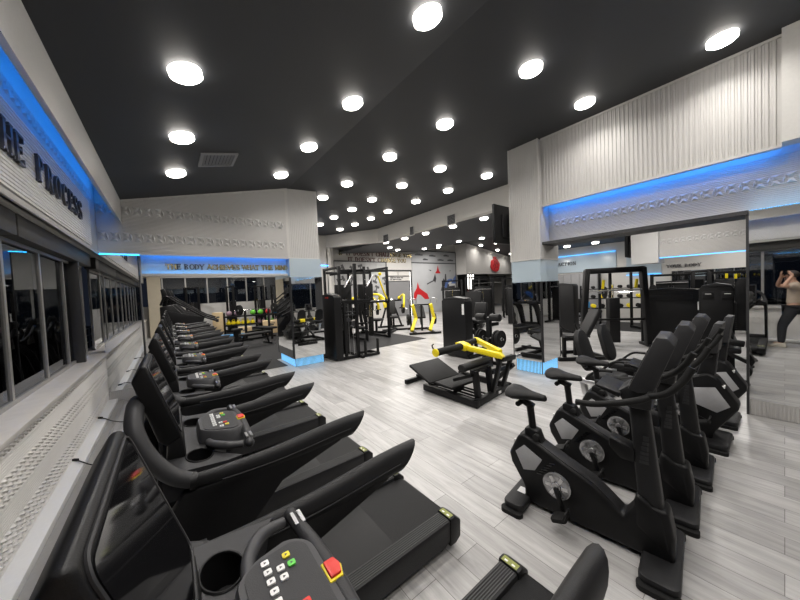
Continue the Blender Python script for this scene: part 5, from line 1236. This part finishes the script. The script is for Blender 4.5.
# ================================================================== PERSON WITH PHONE (seen in the big mirror)
def skin(name, nodes, edges, m, parent, levels=2):
    """nodes: name -> (xyz, rx, ry)"""
    keys = list(nodes); me = bpy.data.meshes.new(name); bm = bmesh.new(); sl = bm.verts.layers.skin.verify()
    vs = {k: bm.verts.new(nodes[k][0]) for k in keys}
    for a, b in edges: bm.edges.new((vs[a], vs[b]))
    for i, k in enumerate(keys):
        vs[k][sl].radius = (nodes[k][1], nodes[k][2]); vs[k][sl].use_root = (i == 0)
    bm.to_mesh(me); bm.free()
    o = bpy.data.objects.new(name, me); C.objects.link(o)
    md = o.modifiers.new('skin', 'SKIN'); md.use_smooth_shade = True
    sb = o.modifiers.new('sub', 'SUBSURF'); sb.levels = levels; sb.render_levels = levels
    dg = bpy.context.evaluated_depsgraph_get(); dg.update()
    nm = bpy.data.meshes.new_from_object(o.evaluated_get(dg)); nm.name = name
    bpy.data.objects.remove(o); bpy.data.meshes.remove(me)
    nm.materials.clear(); nm.materials.append(m); nm.shade_smooth()
    o = bpy.data.objects.new(name, nm); C.objects.link(o); o.parent = parent
    return o
p = thing('person', 'person in beige shirt and dark trousers holding up a phone, seen in the mirror', 'person', (-.14, .08, 0))
J = {'pelvis': ((0, -.20, .93), .13, .10), 'waist': ((0, -.215, 1.08), .12, .095), 'chest': ((0, -.22, 1.28), .145, .105), 'upper': ((0, -.22, 1.40), .10, .075), 'neck': ((0, -.20, 1.49), .052, .052), 'jaw': ((0, -.165, 1.565), .062, .07), 'face': ((0, -.165, 1.63), .075, .092), 'crown': ((0, -.175, 1.70), .062, .075)}
Ed = [('pelvis', 'waist'), ('waist', 'chest'), ('chest', 'upper'), ('upper', 'neck'), ('neck', 'jaw'), ('jaw', 'face'), ('face', 'crown')]
lat = V((.79, -.61, 0)); dv = V((.61, .79, 0)); cam0 = V((.14, -.08, 1.70))
for s, n in ((-1, 'L'), (1, 'R')):
    end = cam0+lat*(s*.078)-dv*.018
    wr = end+lat*(s*.045)-dv*.02+V((0, 0, -.065))
    el = V((-.18, .03, 1.40)) if s < 0 else V((.34, -.06, 1.40))
    J['sh'+n] = ((s*.19, -.22, 1.41), .062, .06); J['el'+n] = (el, .043, .043); J['wr'+n] = (wr, .028, .026)
    palm = end+lat*(s*.022)-dv*.012+V((0, 0, -.012)); J['pa'+n] = (palm, .034, .018)
    Ed += [('upper', 'sh'+n), ('sh'+n, 'el'+n), ('el'+n, 'wr'+n), ('wr'+n, 'pa'+n)]
    for k, (dz, ln) in enumerate(((.034, .05), (.014, .058), (-.006, .054), (-.026, .044))):
        a = end+lat*(s*.012)+dv*.004+V((0, 0, dz)); b = end-lat*(s*(ln-.03))+dv*.013+V((0, 0, dz+.004))
        J['f%d%s' % (k, n)] = (a, .009, .009); J['t%d%s' % (k, n)] = (b, .0075, .0075)
        Ed += [('pa'+n, 'f%d%s' % (k, n)), ('f%d%s' % (k, n), 't%d%s' % (k, n))]
    a = end+lat*(s*.004)-dv*.028+V((0, 0, -.02)); b = end-lat*(s*.03)-dv*.022+V((0, 0, .0))
    J['th'+n] = (a, .011, .011); J['tt'+n] = (b, .009, .009); Ed += [('pa'+n, 'th'+n), ('th'+n, 'tt'+n)]
    J['hp'+n] = ((s*.095, -.19, .88), .088, .09); J['kn'+n] = ((s*.10, -.04, .49), .058, .06); J['an'+n] = ((s*.10, -.03, .09), .036, .04); J['toe'+n] = ((s*.11, .10, .05), .035, .03)
    Ed += [('pelvis', 'hp'+n), ('hp'+n, 'kn'+n), ('kn'+n, 'an'+n), ('an'+n, 'toe'+n)]
skin('body', J, Ed, M['skin'], p)
def sub(keys, grow, m, name, extra=None, edges=None):
    n = {k: (J[k][0], J[k][1]+grow, J[k][2]+grow) for k in keys}
    if extra: n.update(extra)
    return skin(name, n, edges or [e for e in Ed if e[0] in n and e[1] in n], m, p)
ex = {}
for n in 'LR':
    a, b = V(J['sh'+n][0]), V(J['el'+n][0]); ex['sl'+n] = (a.lerp(b, .72), .066, .064)
sub(['pelvis', 'waist', 'chest', 'upper', 'shL', 'shR'], .026, M['beige'], 'shirt', ex, [('pelvis', 'waist'), ('waist', 'chest'), ('chest', 'upper'), ('upper', 'shL'), ('upper', 'shR'), ('shL', 'slL'), ('shR', 'slR')])
sub(['pelvis', 'hpL', 'hpR', 'knL', 'knR', 'anL', 'anR'], .024, M['trouser'], 'trousers')
for s in (-1, 1):
    MB().prism([(-.10, 0.0), (.17, 0.0), (.18, .03), (.12, .065), (.02, .10), (-.09, .10), (-.11, .04)], 'yz', s*.105-.042, s*.105+.042).build('shoe', M['shoe'], p, bevel=.018, seg=3)
    MB().ell((s*.028, -.082, 1.64), .012, .008, .009, 10, 6).build('eye', M['letter'], p)
    MB().ell((s*.078, -.17, 1.62), .012, .022, .032, 10, 8).build('ear', M['skin'], p)
MB().prism([(-.085, 1.655), (-.045, 1.605), (-.085, 1.598)], 'yz', -.014, .014).build('nose', M['skin'], p, bevel=.006)
MB().ell((0, -.083, 1.572), .024, .008, .007, 10, 6).build('mouth', M['pink'], p)
mb = MB().ell((0, -.185, 1.665), .088, .108, .085, 18, 12)
mb.v = [(x, y, max(z, 1.655) if y > -.13 else z) for x, y, z in mb.v]; mb.build('hair', M['hair'], p)
ph = thing('phone', 'dark phone held up in both hands by the reflected person', 'phone', (0, 0, 0))
mb = MB().prism(rrect(-.076, .076, -.036, .036, .01, 4), 'xz', -.010, -.003)
mb.xform(Matrix.Translation((0, 0, 1.70)) @ Matrix.Rotation(math.atan2(-.61, .79), 4, 'Z')).build('case', M['gloss'], ph)
# ================================================================== CAMERA, WORLD, VIEW
cam = bpy.data.cameras.new('camera'); co = bpy.data.objects.new('camera', cam); C.objects.link(co)
right = V((.790, -.612, -.044)); down = V((-.055, 0.0, -.998)); fwd = V((.611, .791, -.034))
right.normalize(); fwd = (fwd-right*fwd.dot(right)).normalized(); up = right.cross(fwd)
mw = Matrix((right, up, -fwd)).transposed().to_4x4(); mw.translation = (0, 0, 1.70); co.matrix_world = mw
cam.sensor_width = 36; cam.sensor_fit = 'HORIZONTAL'; cam.lens = 297.6/800*36; cam.clip_start = .01; cam.clip_end = 200
bpy.context.scene.camera = co
w = bpy.data.worlds.new('night'); w.use_nodes = True; bpy.context.scene.world = w
w.node_tree.nodes['Background'].inputs[0].default_value = (.004, .005, .008, 1); w.node_tree.nodes['Background'].inputs[1].default_value = 1
sc = bpy.context.scene
vs = sc.view_settings; vs.view_transform = 'Standard'; vs.look = 'None'; vs.gamma = 1; vs.use_curve_mapping = False; vs.exposure = EXPO
cy = sc.cycles; cy.max_bounces = 8; cy.diffuse_bounces = 4; cy.glossy_bounces = 5; cy.transparent_max_bounces = 8; cy.sample_clamp_indirect = 8; cy.use_denoising = True
cy.caustics_reflective = False; cy.caustics_refractive = False
